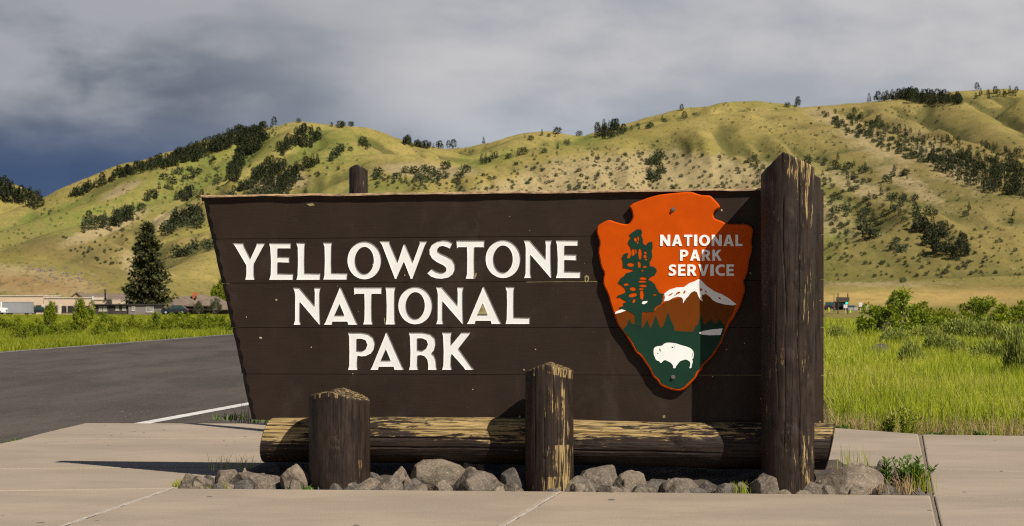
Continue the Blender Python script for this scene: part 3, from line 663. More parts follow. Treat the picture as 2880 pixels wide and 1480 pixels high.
# chips and a knot hole in the paint
for nm, pts, mat in (('paint_chip', [(1644, 778), (1650, 774), (1656, 777), (1657, 787), (1652, 794), (1645, 793)], 'gapwood'), ('knot_hole', [(1648, 781), (1652, 779), (1654, 786), (1650, 792), (1647, 788)], 'gapfill'),
                     ('paint_chip', [(1358, 856), (1371, 884), (1344, 884)], 'gapwood'), ('paint_chip', [(1333, 775), (1340, 767), (1341, 774), (1336, 783)], 'gapwood'), ('paint_chip', [(862, 574), (880, 572), (886, 578), (872, 580)], 'gapwood'),
                     ('paint_chip', [(1863, 1170), (1870, 1168), (1872, 1174), (1865, 1176)], 'gapwood'), ('paint_chip', [(1080, 894), (1083, 894), (1083, 910), (1081, 911)], 'gapwood')):
    y_ = -0.0012 if mat == 'gapwood' else -0.002
    mobj(nm, slab_mesh(nm, [[B(*q) for q in pts]], y_, 0.003, M[mat]), sign)
# rear board of the V-shaped sign, seen only by its end beside the tallest post
e0 = P(2304, HOR, 14.42); u = (P(800, HOR, 20.2) - e0); LEN = u.length; u.normalize(); nrm = Vector((u.y, -u.x, 0))
rows = [530, 658, 785, 921, 1057, 1198]
for y0, y1 in zip(rows[:-1], rows[1:]):
    z0, z1 = P(0, y1 - 0.8, 14.38).z, P(0, y0 + 0.8, 14.38).z; j = random.uniform(-0.006, 0.006); v = []
    for s in (j, LEN):
        for t_ in (-0.049 + j, 0.049 + j):
            for z in (z0, z1): w_ = e0 + u * s + nrm * t_ - SO; v.append((w_.dot(EX), w_.dot(EY), z))
    mb = MB().add(v, [(0, 1, 3, 2), (4, 6, 7, 5), (0, 4, 5, 1), (2, 3, 7, 6), (0, 2, 6, 4), (1, 5, 7, 3)]); mb.build('rear_plank', M['board'], sign, bevel=0.004)

# ---- arrowhead emblem
def c3(x, y): return (1640 + x / 2.136, 520 + y / 2.136)
def c5(x, y): return (1640 + x / 4.138, 820 + y / 4.138)
ET = 0.052
def E3(pts, dep=-ET): return [B(*c3(*q), dep) for q in pts]
outline = [(275, 122), (360, 88), (440, 62), (500, 54), (560, 48), (610, 43), (655, 42), (700, 60), (735, 63), (765, 64), (790, 90), (820, 122), (820, 140), (798, 150), (784, 165), (780, 180), (790, 205), (835, 218), (858, 234), (930, 236), (975, 232),
    (1020, 255), (1018, 300), (1010, 340), (1018, 375), (1008, 420), (995, 460), (992, 510), (975, 560), (962, 575), (972, 610), (970, 650), (955, 690), (940, 735), (915, 775),
    (905, 800), (880, 830), (868, 860), (845, 900), (835, 945), (808, 980), (800, 1000), (770, 1040), (735, 1070), (715, 1095), (718, 1110), (690, 1130), (680, 1155), (655, 1185),
    (620, 1220), (595, 1238), (560, 1240), (510, 1228), (460, 1205), (448, 1180), (415, 1150), (400, 1110), (375, 1075), (345, 1030), (315, 1010), (290, 960), (265, 920), (240, 880),
    (210, 845), (190, 795), (165, 720), (150, 660), (120, 600), (118, 570), (128, 530), (105, 490), (95, 430), (88, 400), (100, 350), (88, 310), (80, 290), (82, 248), (120, 225),
    (155, 208), (190, 222), (250, 238), (275, 235), (290, 215), (298, 190), (290, 150)]
def rounded(pts, n=1):
    for _ in range(n):
        o = []
        for a, c in zip(pts, pts[1:] + pts[:1]): o += [lerp2(a, c, 0.25), lerp2(a, c, 0.75)]
        pts = o
    return pts
OUT = rounded(outline, 1)
def offset2(pts, d):
    n = len(pts); o = []
    for i in range(n):
        a, b_, c = pts[i - 1], pts[i], pts[(i + 1) % n]
        t = (c[0] - a[0], c[1] - a[1]); l = math.hypot(*t) or 1; o.append((b_[0] - t[1] / l * d, b_[1] + t[0] / l * d))
    return o
INN = offset2(OUT, 8)
m0 = E3(INN); m1 = E3(OUT)
emblem = mobj('arrowhead_emblem', None or bpy.data.meshes.new('tmp'), sign)
v, t = fill([m0]); n = len(OUT)
V = [(p[0], -ET, p[1]) for p in v]; Fc = [tuple(q) for q in t]; o1 = len(V)
V += [(p[0], -ET, p[1]) for p in m0] + [(p[0], -ET + 0.010, p[1]) for p in m1] + [(p[0], -0.004, p[1]) for p in m1]
for r in range(2): Fc += [(o1 + r * n + i, o1 + (r + 1) * n + i, o1 + (r + 1) * n + (i + 1) % n, o1 + r * n + (i + 1) % n) for i in range(n)]
v2, t2 = fill([m1]); o2 = len(V); V += [(p[0], -0.004, p[1]) for p in v2]; Fc += [tuple(o2 + i for i in q[::-1]) for q in t2]
emblem.data = recalc(mesh('arrowhead_emblem', V, Fc, M['orange']))
emblem['label'] = 'orange arrowhead emblem with tree, white mountain, bison and white lettering'
def ell(x, y, rx, ry, rot=0, n=10):
    c, s = math.cos(R(rot)), math.sin(R(rot))
    return [(x + rx * math.cos(a) * c - ry * math.sin(a) * s, y + rx * math.cos(a) * s + ry * math.sin(a) * c) for a in [2 * math.pi * i / n for i in range(n)]]
def rel(name, loops, lo, hi, mat, cr=c3):
    L = [[B(*cr(*q), -ET) for q in l] for l in loops]
    return mobj(name, recalc(slab_mesh(name, L, -ET - hi, -ET - lo, mat)), emblem)
rel('mountain', [[(194, 776), (225, 770), (260, 760), (312, 782), (425, 760), (445, 738), (480, 712), (520, 690), (580, 680), (610, 660), (660, 630), (690, 636), (740, 665), (770, 685), (830, 715), (916, 722), (898, 775), (866, 830), (850, 858),
    (820, 880), (660, 890), (550, 885), (400, 872), (240, 872), (214, 835)]], 0.0004, 0.0012, M['brown'])
rel('meadow', [[(236, 870), (262, 845), (272, 820), (281, 805), (288, 830), (305, 838), (312, 836), (330, 850), (354, 860), (362, 855), (385, 812), (405, 862), (420, 830), (436, 785), (450, 825), (464, 860), (482, 850), (496, 805), (510, 765), (526, 810), (545, 850), (550, 876), (600, 881), (660, 882),
    (676, 850), (692, 835), (707, 772), (718, 815), (727, 848), (740, 830), (756, 822), (770, 808), (790, 835), (806, 830), (820, 805), (834, 830), (846, 842), (856, 852), (840, 900), (824, 945), (797, 985), (768, 1030), (735, 1062), (706, 1090), (704, 1104), (682, 1122), (668, 1155), (642, 1180),
    (608, 1214), (588, 1224), (560, 1226), (515, 1214), (470, 1194), (458, 1168), (424, 1138), (408, 1098), (382, 1062), (352, 1016), (325, 998), (300, 950), (272, 908)]], 0.0006, 0.0022, M['green'])
tree_o = [(303, 280), (325, 267), (348, 268), (355, 285), (350, 305), (360, 330), (358, 345), (367, 358), (378, 365), (385, 352), (395, 345), (415, 342), (418, 375), (412, 400), (416, 430), (410, 450), (400, 465), (402, 490), (420, 490), (440, 505), (443, 520), (430, 545), (412, 550), (390, 570),
    (410, 580), (432, 598), (438, 615), (450, 635), (456, 648), (468, 653), (486, 656), (476, 668), (484, 676), (472, 684), (480, 692), (470, 715), (445, 728), (430, 745), (425, 762), (355, 766), (352, 800), (353, 856), (312, 848), (312, 785), (292, 768), (262, 758), (245, 746), (222, 748), (215, 737), (245, 728),
    (240, 712), (265, 702), (240, 690), (225, 678), (200, 678), (210, 665), (245, 652), (258, 640), (250, 620), (232, 605), (208, 590), (218, 575), (225, 562), (250, 545), (255, 533), (280, 525), (310, 515), (275, 505), (240, 500), (238, 460), (232, 440), (245, 415), (272, 408), (264, 440), (280, 442), (290, 420), (290, 390), (282, 370), (268, 352), (276, 330), (288, 315), (274, 303)]
tree_h = [ell(316, 328, 10.1, 14.0), ell(333, 322, 6.2, 16.6), ell(328, 345, 7.5, 7.5), ell(302, 405, 12.7, 21.8, 10), ell(318, 400, 6.2, 16.6), ell(343, 415, 11.4, 34.8), ell(376, 408, 8.8, 10.1), ell(374, 430, 10.1, 12.7), ell(380, 447, 8.8, 7.5), ell(287, 480, 21.8, 12.7), ell(339, 479, 10.1, 20.5), ell(372, 492, 12.7, 7.5, -15), ell(358, 515, 7.5, 6.2),
    ell(362, 562, 21.8, 10.1), ell(358, 580, 27.0, 7.5), ell(362, 606, 24.4, 8.8), ell(352, 625, 16.6, 7.5), ell(260, 598, 16.6, 8.8, -10), ell(300, 625, 19.2, 12.7), ell(354, 660, 12.7, 32.2), ell(300, 662, 27.0, 12.7, -15), ell(307, 697, 7.5, 15.3, 30), ell(433, 660, 11.4, 6.2)]
rel('tree_motif', [tree_o] + tree_h, 0.0004, 0.0034, M['green'])
rel('snow', [[(487, 655), (505, 640), (520, 630), (560, 617), (605, 615), (640, 590), (670, 580), (686, 570), (697, 566), (710, 574), (720, 585), (745, 610), (790, 640), (840, 660), (880, 685), (922, 718), (900, 725), (845, 718), (800, 705), (778, 692), (762, 672), (738, 655), (716, 662), (712, 678), (720, 700),
    (705, 693), (692, 668), (684, 645), (668, 638), (648, 648), (632, 670), (618, 684), (600, 712), (600, 686), (590, 676), (568, 672), (540, 680), (515, 695), (484, 700), (492, 680)],
    ell(525, 660, 16, 4, -30), ell(571, 650, 15, 6, -25), ell(556, 662, 10, 2.5, -25), ell(608, 645, 6, 11, 25), ell(708, 630, 8, 8), ell(738, 642, 9, 4, 35), ell(820, 682, 10, 5, 40)], 0.0005, 0.0028, M['white'])
rel('snow', [[(192, 776), (196, 762), (230, 748), (258, 755), (225, 768)]], 0.0005, 0.0028, M['white'])
rel('lake', [[(695, 890), (720, 878), (780, 868), (838, 863), (826, 902), (760, 904), (715, 900)]], 0.0005, 0.004, M['white'])
rel('bison', [rounded([(820, 690), (825, 660), (850, 640), (890, 635), (920, 632), (945, 605), (985, 595), (1030, 597), (1085, 605), (1140, 625), (1200, 640), (1250, 660), (1280, 690), (1290, 720), (1285, 770), (1275, 788), (1264, 778), (1278, 815), (1266, 850), (1260, 893), (1234, 893),
    (1246, 870), (1250, 830), (1232, 806), (1195, 790), (1160, 800), (1135, 808), (1115, 825), (1095, 855), (1080, 870), (1076, 893), (1048, 893), (1050, 870), (1030, 835), (995, 815), (950, 795), (925, 815), (905, 838), (885, 810), (850, 800), (838, 770), (822, 735)], 1),
    [(1274, 700), (1280, 720), (1266, 770), (1262, 764), (1274, 722)], ell(895, 682, 7, 22, -10, 8), ell(868, 722, 9, 5, -15, 8), ell(1040, 650, 12, 9, 0, 6), ell(1062, 646, 4, 8, 10, 6)], 0.0005, 0.004, M['white'], c5)
rel('snow', [[(352, 712), (360, 700), (388, 698), (384, 708), (366, 718)]], 0.0005, 0.0045, M['white'])
# lettering of the emblem: plain bold capitals
SN = {
 'N': [[(0, 0), (.27, 0), (.27, .56), (.70, 0), (1, 0), (1, 1), (.73, 1), (.73, .44), (.30, 1), (0, 1)]],
 'A': [[(0, 0), (.28, 0), (.345, .2), (.655, .2), (.72, 0), (1, 0), (.655, 1), (.345, 1)], [(.41, .39), (.59, .39), (.5, .72)]],
 'T': [[(.36, 0), (.64, 0), (.64, .79), (1, .79), (1, 1), (0, 1), (0, .79), (.36, .79)]],
 'I': [[(0, 0), (1, 0), (1, 1), (0, 1)]],
 'L': [[(0, 0), (1, 0), (1, .2), (.38, .2), (.38, 1), (0, 1)]],
 'E': [[(0, 0), (1, 0), (1, .2), (.36, .2), (.36, .41), (.92, .41), (.92, .6), (.36, .6), (.36, .8), (.98, .8), (.98, 1), (0, 1)]],
 'V': [[(.36, 0), (.64, 0), (1, 1), (.72, 1), (.5, .33), (.28, 1), (0, 1)]],
 'K': [[(0, 0), (.29, 0), (.29, .36), (.38, .45), (.68, 0), (1, 0), (.57, .62), (.97, 1), (.62, 1), (.29, .66), (.29, 1), (0, 1)]],
 'P': [[(0, 0), (.33, 0), (.33, .35), (.55, .35), (.8, .41), (.95, .53), (1, .68), (.95, .84), (.8, .95), (.55, 1), (0, 1)], [(.33, .54), (.5, .54), (.64, .59), (.68, .68), (.64, .76), (.5, .81), (.33, .81)]],
 'R': [[(0, 0), (.30, 0), (.30, .37), (.42, .37), (.68, 0), (1, 0), (.72, .41), (.87, .52), (.93, .69), (.88, .84), (.75, .95), (.5, 1), (0, 1)], [(.30, .56), (.46, .56), (.58, .6), (.62, .69), (.58, .77), (.46, .81), (.30, .81)]],
 'C': [[(1, .05), (.8, 0), (.62, 0), (.34, .05), (.12, .2), (0, .42), (0, .6), (.1, .8), (.3, .95), (.6, 1), (.82, .99), (1, .94), (.93, .73), (.78, .79), (.62, .8), (.45, .75), (.34, .63), (.31, .5), (.34, .36), (.45, .25), (.62, .2), (.78, .21), (.95, .27)]],
 'S': [[(0, .06), (.2, .01), (.45, 0), (.75, .05), (.94, .17), (1, .31), (.93, .45), (.75, .55), (.5, .63), (.37, .69), (.36, .75), (.44, .8), (.58, .81), (.75, .78), (.9, .72), (.98, .91), (.8, .98), (.55, 1), (.28, .96), (.1, .85), (.03, .7), (.09, .56), (.28, .46), (.5, .39), (.64, .32), (.65, .25), (.57, .2), (.43, .19), (.24, .22), (.05, .29)]],
}
SN['O'] = [[(.5 + .5 * math.cos(t), .5 + .5 * math.sin(t)) for t in ang[::2]], [(.5 + .235 * math.cos(t), .5 + .305 * math.sin(t)) for t in ang[::2]]]
WD = {'N': .82, 'A': .84, 'T': .68, 'I': .27, 'O': .90, 'L': .58, 'P': .70, 'R': .74, 'K': .78, 'S': .62, 'E': .60, 'V': .82, 'C': .74}
for s, x0, x1, y0, y1 in [('NATIONAL', 463, 958, 300, 368), ('PARK', 582, 833, 390, 456), ('SERVICE', 513, 907, 478, 547)]:
    tot = sum(WD[c] for c in s) + 0.135 * (len(s) - 1); k = (x1 - x0) / tot; x = x0
    for c in s:
        w = WD[c] * k; rel('letter', [[(x + w * u, y1 - (y1 - y0) * q) for u, q in L] for L in SN[c]], 0.0005, 0.005, M['white']); x += w + 0.135 * k
for y in (148, 1155):
    p = B(*c3(541, y), -ET); mb = MB(); mb.tube((p[0], -ET - 0.003, p[1]), (p[0], -ET - 0.007, p[1]), 0.016, n=14); mb.tube((p[0], -ET - 0.006, p[1]), (p[0], -ET - 0.020, p[1]), 0.0115, 0.0105, n=6)
    mb.build('bolt', M['steel'], emblem)

# ---- posts and log
def post(name, px0, px1, apex, shl, shr, zb, depth, seed, wear, cracks=(), knots=(), label=None, top_tilt=0.0, bow=0.0):
    yc = depth; xa, xb = B(px0, apex[1], yc)[0], B(px1, apex[1], yc)[0]
    xc, rad = (xa + xb) / 2, (xb - xa) / 2
    ax, az = B(*apex, yc - rad * 0.5); zl = B(px0, shl, yc)[1]; zr = B(px1, shr, yc)[1]
    sl = (az - zl) / (ax - xa); sr = (az - zr) / (xb - ax)
    NU, NV = 220, 160
    th = np.linspace(0, 2 * np.pi, NU, endpoint=False) + np.pi / 2        # start at the back
    vv = np.linspace(0, 1, NV)
    THm, VV = np.meshgrid(th, vv)
    Hh = az - zb; al = VV * Hh
    r = rad * (1 + 0.022 * fbm(np.cos(THm) * 1.3 + seed, al * 1.2 + np.sin(THm) * 1.3, 3, seed) + 0.010 * fbm(np.cos(THm) * 5 + 3, al * 3 + np.sin(THm) * 5, 3, seed + 5))
    r = r + 0.0012 * fbm(np.abs((THm - np.pi / 2) % (2 * np.pi) - np.pi) * rad * 70, al * 3.5, 3, seed + 9)
    for (t0, w, dp, za, zb_, wig) in cracks:
        tt = R(t0) - np.pi / 2 + wig * fbm(al * 1.6, al * 0 + t0, 3, seed + 3)
        dth = np.abs((THm - tt + np.pi) % (2 * np.pi) - np.pi) * rad
        fade = sstep(za, za + 0.15, al) * (1 - sstep(zb_ - 0.1, zb_, al))
        r = r - dp * np.exp(-(dth / w) ** 2) * fade
    for (t0, z0, w, hgt) in knots:
        dth = ((THm - (R(t0) - np.pi / 2) + np.pi) % (2 * np.pi) - np.pi) * rad; q = np.sqrt((dth / w) ** 2 + ((al - z0) / (w * 1.15)) ** 2)
        hgt = hgt * 0.3; r = r + hgt * np.exp(-q ** 2) - abs(hgt) * 0.55 * np.exp(-((q - 1.15) / 0.22) ** 2) + abs(hgt) * 0.3 * np.exp(-((q - 0.35) / 0.18) ** 2)
    X = r * np.cos(THm) + bow * np.sin(np.pi * VV) ; Y = r * np.sin(THm)
    def ztop(x, y): return np.where(x < ax - xc, az - sl * (ax - xc - x), az - sr * (x - (ax - xc))) + top_tilt * (y + rad)
    Z = zb + (ztop(X, Y) - zb) * VV
    Vs = [np.stack([X, Y, Z - zb], 2).reshape(-1, 3)]; rows = NV
    for s_, dz_ in ((0.975, 0.004), (0.85, 0.004), (0.6, 0.003), (0.3, 0.004), (0.02, 0.003)):
        x, y = X[-1] * s_, Y[-1] * s_; z = ztop(x, y) + dz_ + 0.004 * fbm(x * 60, y * 9, 3, seed + 20); Vs.append(np.stack([x, y, z - zb], 1)); rows += 1
    Vall = np.concatenate(Vs); i = np.arange(NU); Fq = np.concatenate([np.stack([k * NU + i, k * NU + (i + 1) % NU, (k + 1) * NU + (i + 1) % NU, (k + 1) * NU + i], 1) for k in range(rows - 1)])
    grain = Vall.copy(); grain[:, 0] += seed
    xx, yy, zz = Vall[:, 0], Vall[:, 1], Vall[:, 2]; tt = np.degrees(np.arctan2(xx, -yy))       # 0 faces the viewer, + to the right
    wv = wear(tt, zz, Hh, (ztop(xx, yy) - zb) - zz) + 0.10 * fbm(tt / 25, zz * 3, 3, seed + 30)
    wv[NV * NU:] = np.maximum(wv[NV * NU:], 0.49)
    o = mobj(name, mesh(name, Vall, Fq, M['post'], True, {'grain': (grain, 'FLOAT_VECTOR'), 'wear': (wv, 'FLOAT')}), sign, (xc, yc, zb))
    if label: o['label'] = label
    return o
g_ = lambda x, c, w: np.exp(-((x - c) / w) ** 2)
PD = -0.352
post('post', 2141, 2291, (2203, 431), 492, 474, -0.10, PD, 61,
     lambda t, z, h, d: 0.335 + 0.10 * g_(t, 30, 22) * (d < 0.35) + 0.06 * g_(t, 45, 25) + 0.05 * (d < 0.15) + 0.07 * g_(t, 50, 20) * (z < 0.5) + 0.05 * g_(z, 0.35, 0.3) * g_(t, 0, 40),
     cracks=((24, 0.005, 0.018, 0.0, 3.0, 0.10), (-8, 0.003, 0.010, 0.3, 2.2, 0.12), (-24, 0.003, 0.008, 0.6, 1.6, 0.1), (60, 0.003, 0.006, 0, 2.2, 0.1)),
     knots=((2, 2.03, 0.045, 0.010), (-22, 1.62, 0.05, 0.012), (30, 1.60, 0.06, 0.012), (0, 1.05, 0.05, 0.012), (8, 0.50, 0.07, 0.020), (-25, 0.62, 0.05, 0.014), (6, 0.30, 0.05, 0.014), (62, 0.85, 0.05, 0.016), (-50, 2.25, 0.07, 0.012)),
     label='tallest post, gable-topped brown trunk at the end beside the arrowhead')
post('post', 872, 1039, (938, 1102), 1115, 1130, -0.10, PD + 0.0, 23,
     lambda t, z, h, d: 0.295 + 0.15 * g_(t, 55, 22) * (z < 0.3) + 0.10 * (z < 0.14) * g_(t, -10, 40) + 0.12 * (d < 0.025) + 0.10 * (d < 0.12) * g_(t, -35, 12),
     cracks=((35, 0.004, 0.014, 0, 0.8, 0.08), (52, 0.004, 0.016, 0.1, 0.8, 0.06), (12, 0.003, 0.008, 0.3, 0.8, 0.08), (-5, 0.003, 0.006, 0.35, 0.8, 0.1)),
     knots=((2, 0.44, 0.03, 0.012), (4, 0.38, 0.03, 0.010)), label='shortest and widest front post, dark brown with weathered top', top_tilt=0.03)
post('post', 1478, 1613, (1536, 1024), 1049, 1047, -0.10, PD - 0.01, 41,
     lambda t, z, h, d: 0.33 + 0.11 * (d < 0.05) + 0.12 * g_(t, 38, 26) + 0.14 * g_(t, 30, 30) * (z < 0.42) + 0.1 * (z < 0.2) * g_(t, -5, 35),
     cracks=((15, 0.0035, 0.012, 0.35, 1.0, 0.06), (-6, 0.003, 0.009, 0, 0.7, 0.08), (-30, 0.003, 0.007, 0.2, 1.0, 0.08)),
     knots=((-4, 0.36, 0.028, 0.013),), label='middle front post with yellow bare wood flaking through brown paint', top_tilt=0.02)
post('post', 982, 1034, (1007, 464), 476, 480, -0.12, 5.45, 71, lambda t, z, h, d: 0.27 + 0.1 * g_(t, 40, 30),
     cracks=((-28, 0.004, 0.02, 0.5, 2.6, 0.04), (5, 0.003, 0.006, 0.5, 2.6, 0.05)), label='slim rear post rising above the top edge of the board')
post('post', 2249, 2308, (2278, 488), 504, 504, -0.12, BT + 0.16, 81, lambda t, z, h, d: 0.2 + 0 * t,
     label='rear post almost hidden behind the tallest post')

def log():
    xa, xb = B(757, 1240, -0.03)[0], B(2333, 1270, -0.03)[0]; L = xb - xa
    NU, NV = 200, 420; th = np.linspace(0, 2 * np.pi, NU, endpoint=False); s = np.linspace(0, 1, NV)
    TT, S = np.meshgrid(th, s); al = S * L
    rad = 0.166 + 0.010 * fbm(S * 7, S * 0, 3, 4)
    r = rad * (1 + 0.02 * fbm(np.cos(TT) * 1.4, al * 1.4 + np.sin(TT) * 1.4, 3, 8)) + 0.0022 * fbm(TT * 13, al * 2.2, 3, 12)
    for (t0, w, dp, a0, a1) in ((150, 0.0055, 0.018, 0.0, 4.6), (118, 0.005, 0.012, 1.2, 4.2), (172, 0.005, 0.012, 0.3, 2.4), (196, 0.005, 0.010, 0, 3.4), (134, 0.005, 0.012, 0, 1.6)):   # 90 top, 180 towards the viewer
        tt = R(t0) + 0.09 * fbm(al * 0.9, al * 0 + t0, 3, 15); dth = np.abs((TT - tt + np.pi) % (2 * np.pi) - np.pi) * 0.166
        r = r - dp * np.exp(-(dth / w) ** 2) * sstep(a0, a0 + 0.2, al) * (1 - sstep(a1 - 0.2, a1, al))
    for (t0, a0, w, hg) in ((140, 1.99, 0.07, 0.020), (185, 2.14, 0.04, 0.015), (163, 3.06, 0.07, 0.018), (172, 2.98, 0.05, -0.012)):
        dth = ((TT - R(t0) + np.pi) % (2 * np.pi) - np.pi) * 0.166; q = np.sqrt((dth / w) ** 2 + ((al - a0) / (w * 1.5)) ** 2); r = r + hg * np.exp(-q ** 2) - abs(hg) * 0.5 * np.exp(-(q / 0.25) ** 2)
    zc = 0.302 + 0.012 * np.sin(S * 5) ; X = al + np.where(S < 0.02, 0.03 * np.sin(TT) + 0.02 * np.cos(TT), 0) * (1 - S / 0.02).clip(0, 1) + np.where(S > 0.98, 0.035 * np.sin(TT), 0) * ((S - 0.98) / 0.02).clip(0, 1)
    Y = r * np.cos(TT); Z = r * np.sin(TT) + zc - 0.302
    V0 = np.stack([X, Y, Z], 2).reshape(-1, 3)
    parts = [V0]; i = np.arange(NU); Fq = [np.stack([k * NU + i, (k + 1) * NU + i, (k + 1) * NU + (i + 1) % NU, k * NU + (i + 1) % NU], 1) for k in range(NV - 1)]
    base = NV * NU
    for row, sg in ((0, -1), (NV - 1, 1)):
        prev = row * NU
        for f_ in (0.93, 0.6, 0.02):
            c = V0[row * NU:(row + 1) * NU]; cen = c.mean(0); q = cen + (c - cen) * f_; q[:, 0] += sg * 0.008; parts.append(q)
            Fq.append(np.stack([prev + i, prev + (i + 1) % NU, base + (i + 1) % NU, base + i], 1) if sg > 0 else np.stack([prev + (i + 1) % NU, prev + i, base + i, base + (i + 1) % NU], 1)); prev = base; base += NU
    Vv = np.concatenate(parts); grain = Vv[:, [1, 2, 0]].copy(); grain[:, 1] += 5
    up = Vv[:, 2] / 0.166; fr = -Vv[:, 1] / 0.166; al = Vv[:, 0]
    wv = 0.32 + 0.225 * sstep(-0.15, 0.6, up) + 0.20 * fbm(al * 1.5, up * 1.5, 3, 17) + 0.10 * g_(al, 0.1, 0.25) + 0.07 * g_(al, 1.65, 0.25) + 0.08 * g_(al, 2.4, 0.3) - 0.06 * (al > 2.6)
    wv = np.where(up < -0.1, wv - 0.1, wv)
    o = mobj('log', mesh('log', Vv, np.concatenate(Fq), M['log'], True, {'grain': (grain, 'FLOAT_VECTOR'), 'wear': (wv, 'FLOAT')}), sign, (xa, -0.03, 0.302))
    o['label'] = 'long horizontal log, yellow bare wood on top, beneath the board'
log()
for px in ():
    x = B(px, 1320, 0.0)[0]; MB().box(x - 0.1, x + 0.1, -0.12, 0.08, -0.1, 0.16).build('bearer', M['gapfill'], sign, bevel=0.01)
# ------------------------------------------------------------------ rocks in the bed
def ico(sub):
    bm = bmesh.new(); bmesh.ops.create_icosphere(bm, subdivisions=sub, radius=1.0)
    v = np.array([q.co[:] for q in bm.verts]); f = np.array([[k.index for k in q.verts] for q in bm.faces]); bm.free(); return v, f
IV, IF = ico(5)
def rock_mesh(w, dp, h, seed, mat, cuts=9, smooth=0.55):
    r_ = np.random.default_rng(seed); v = IV.copy()
    for _ in range(cuts):                                          # flats where the stone has split
        n = r_.normal(size=3); n[2] = abs(n[2]) * 0.8; n /= np.linalg.norm(n); d = r_.uniform(smooth, 0.9)
        s = v @ n; ov = np.maximum(s - d, 0); v = v - np.outer(ov * 0.93, n)
    n1 = fbm(v[:, 0] * 1.6 + seed, v[:, 1] * 1.6 + v[:, 2] * 1.1, 3, seed); n2 = fbm(v[:, 0] * 5 + v[:, 2] * 3, v[:, 1] * 5 - v[:, 2] * 4, 4, seed + 3)
    v = v * (1 + 0.13 * n1 + 0.035 * n2)[:, None]
    lo, hi = v.min(0), v.max(0); v = (v - lo) / (hi - lo) - np.array([0.5, 0.5, 0.0])
    v = v * np.array([w, dp, h])
    return mesh('rock', v, IF, mat, True)
def front_d(px): return float(np.interp(px, [498, 2621], [FL.y, FR.y]))
def c6(x, y): return 500 + x / 3.079, 1050 + y / 3.079
def c7(x, y): return 1300 + x / 2.759, 1000 + y / 2.759
def c8(x, y): return 2080 + x / 2.759, 1000 + y / 2.759
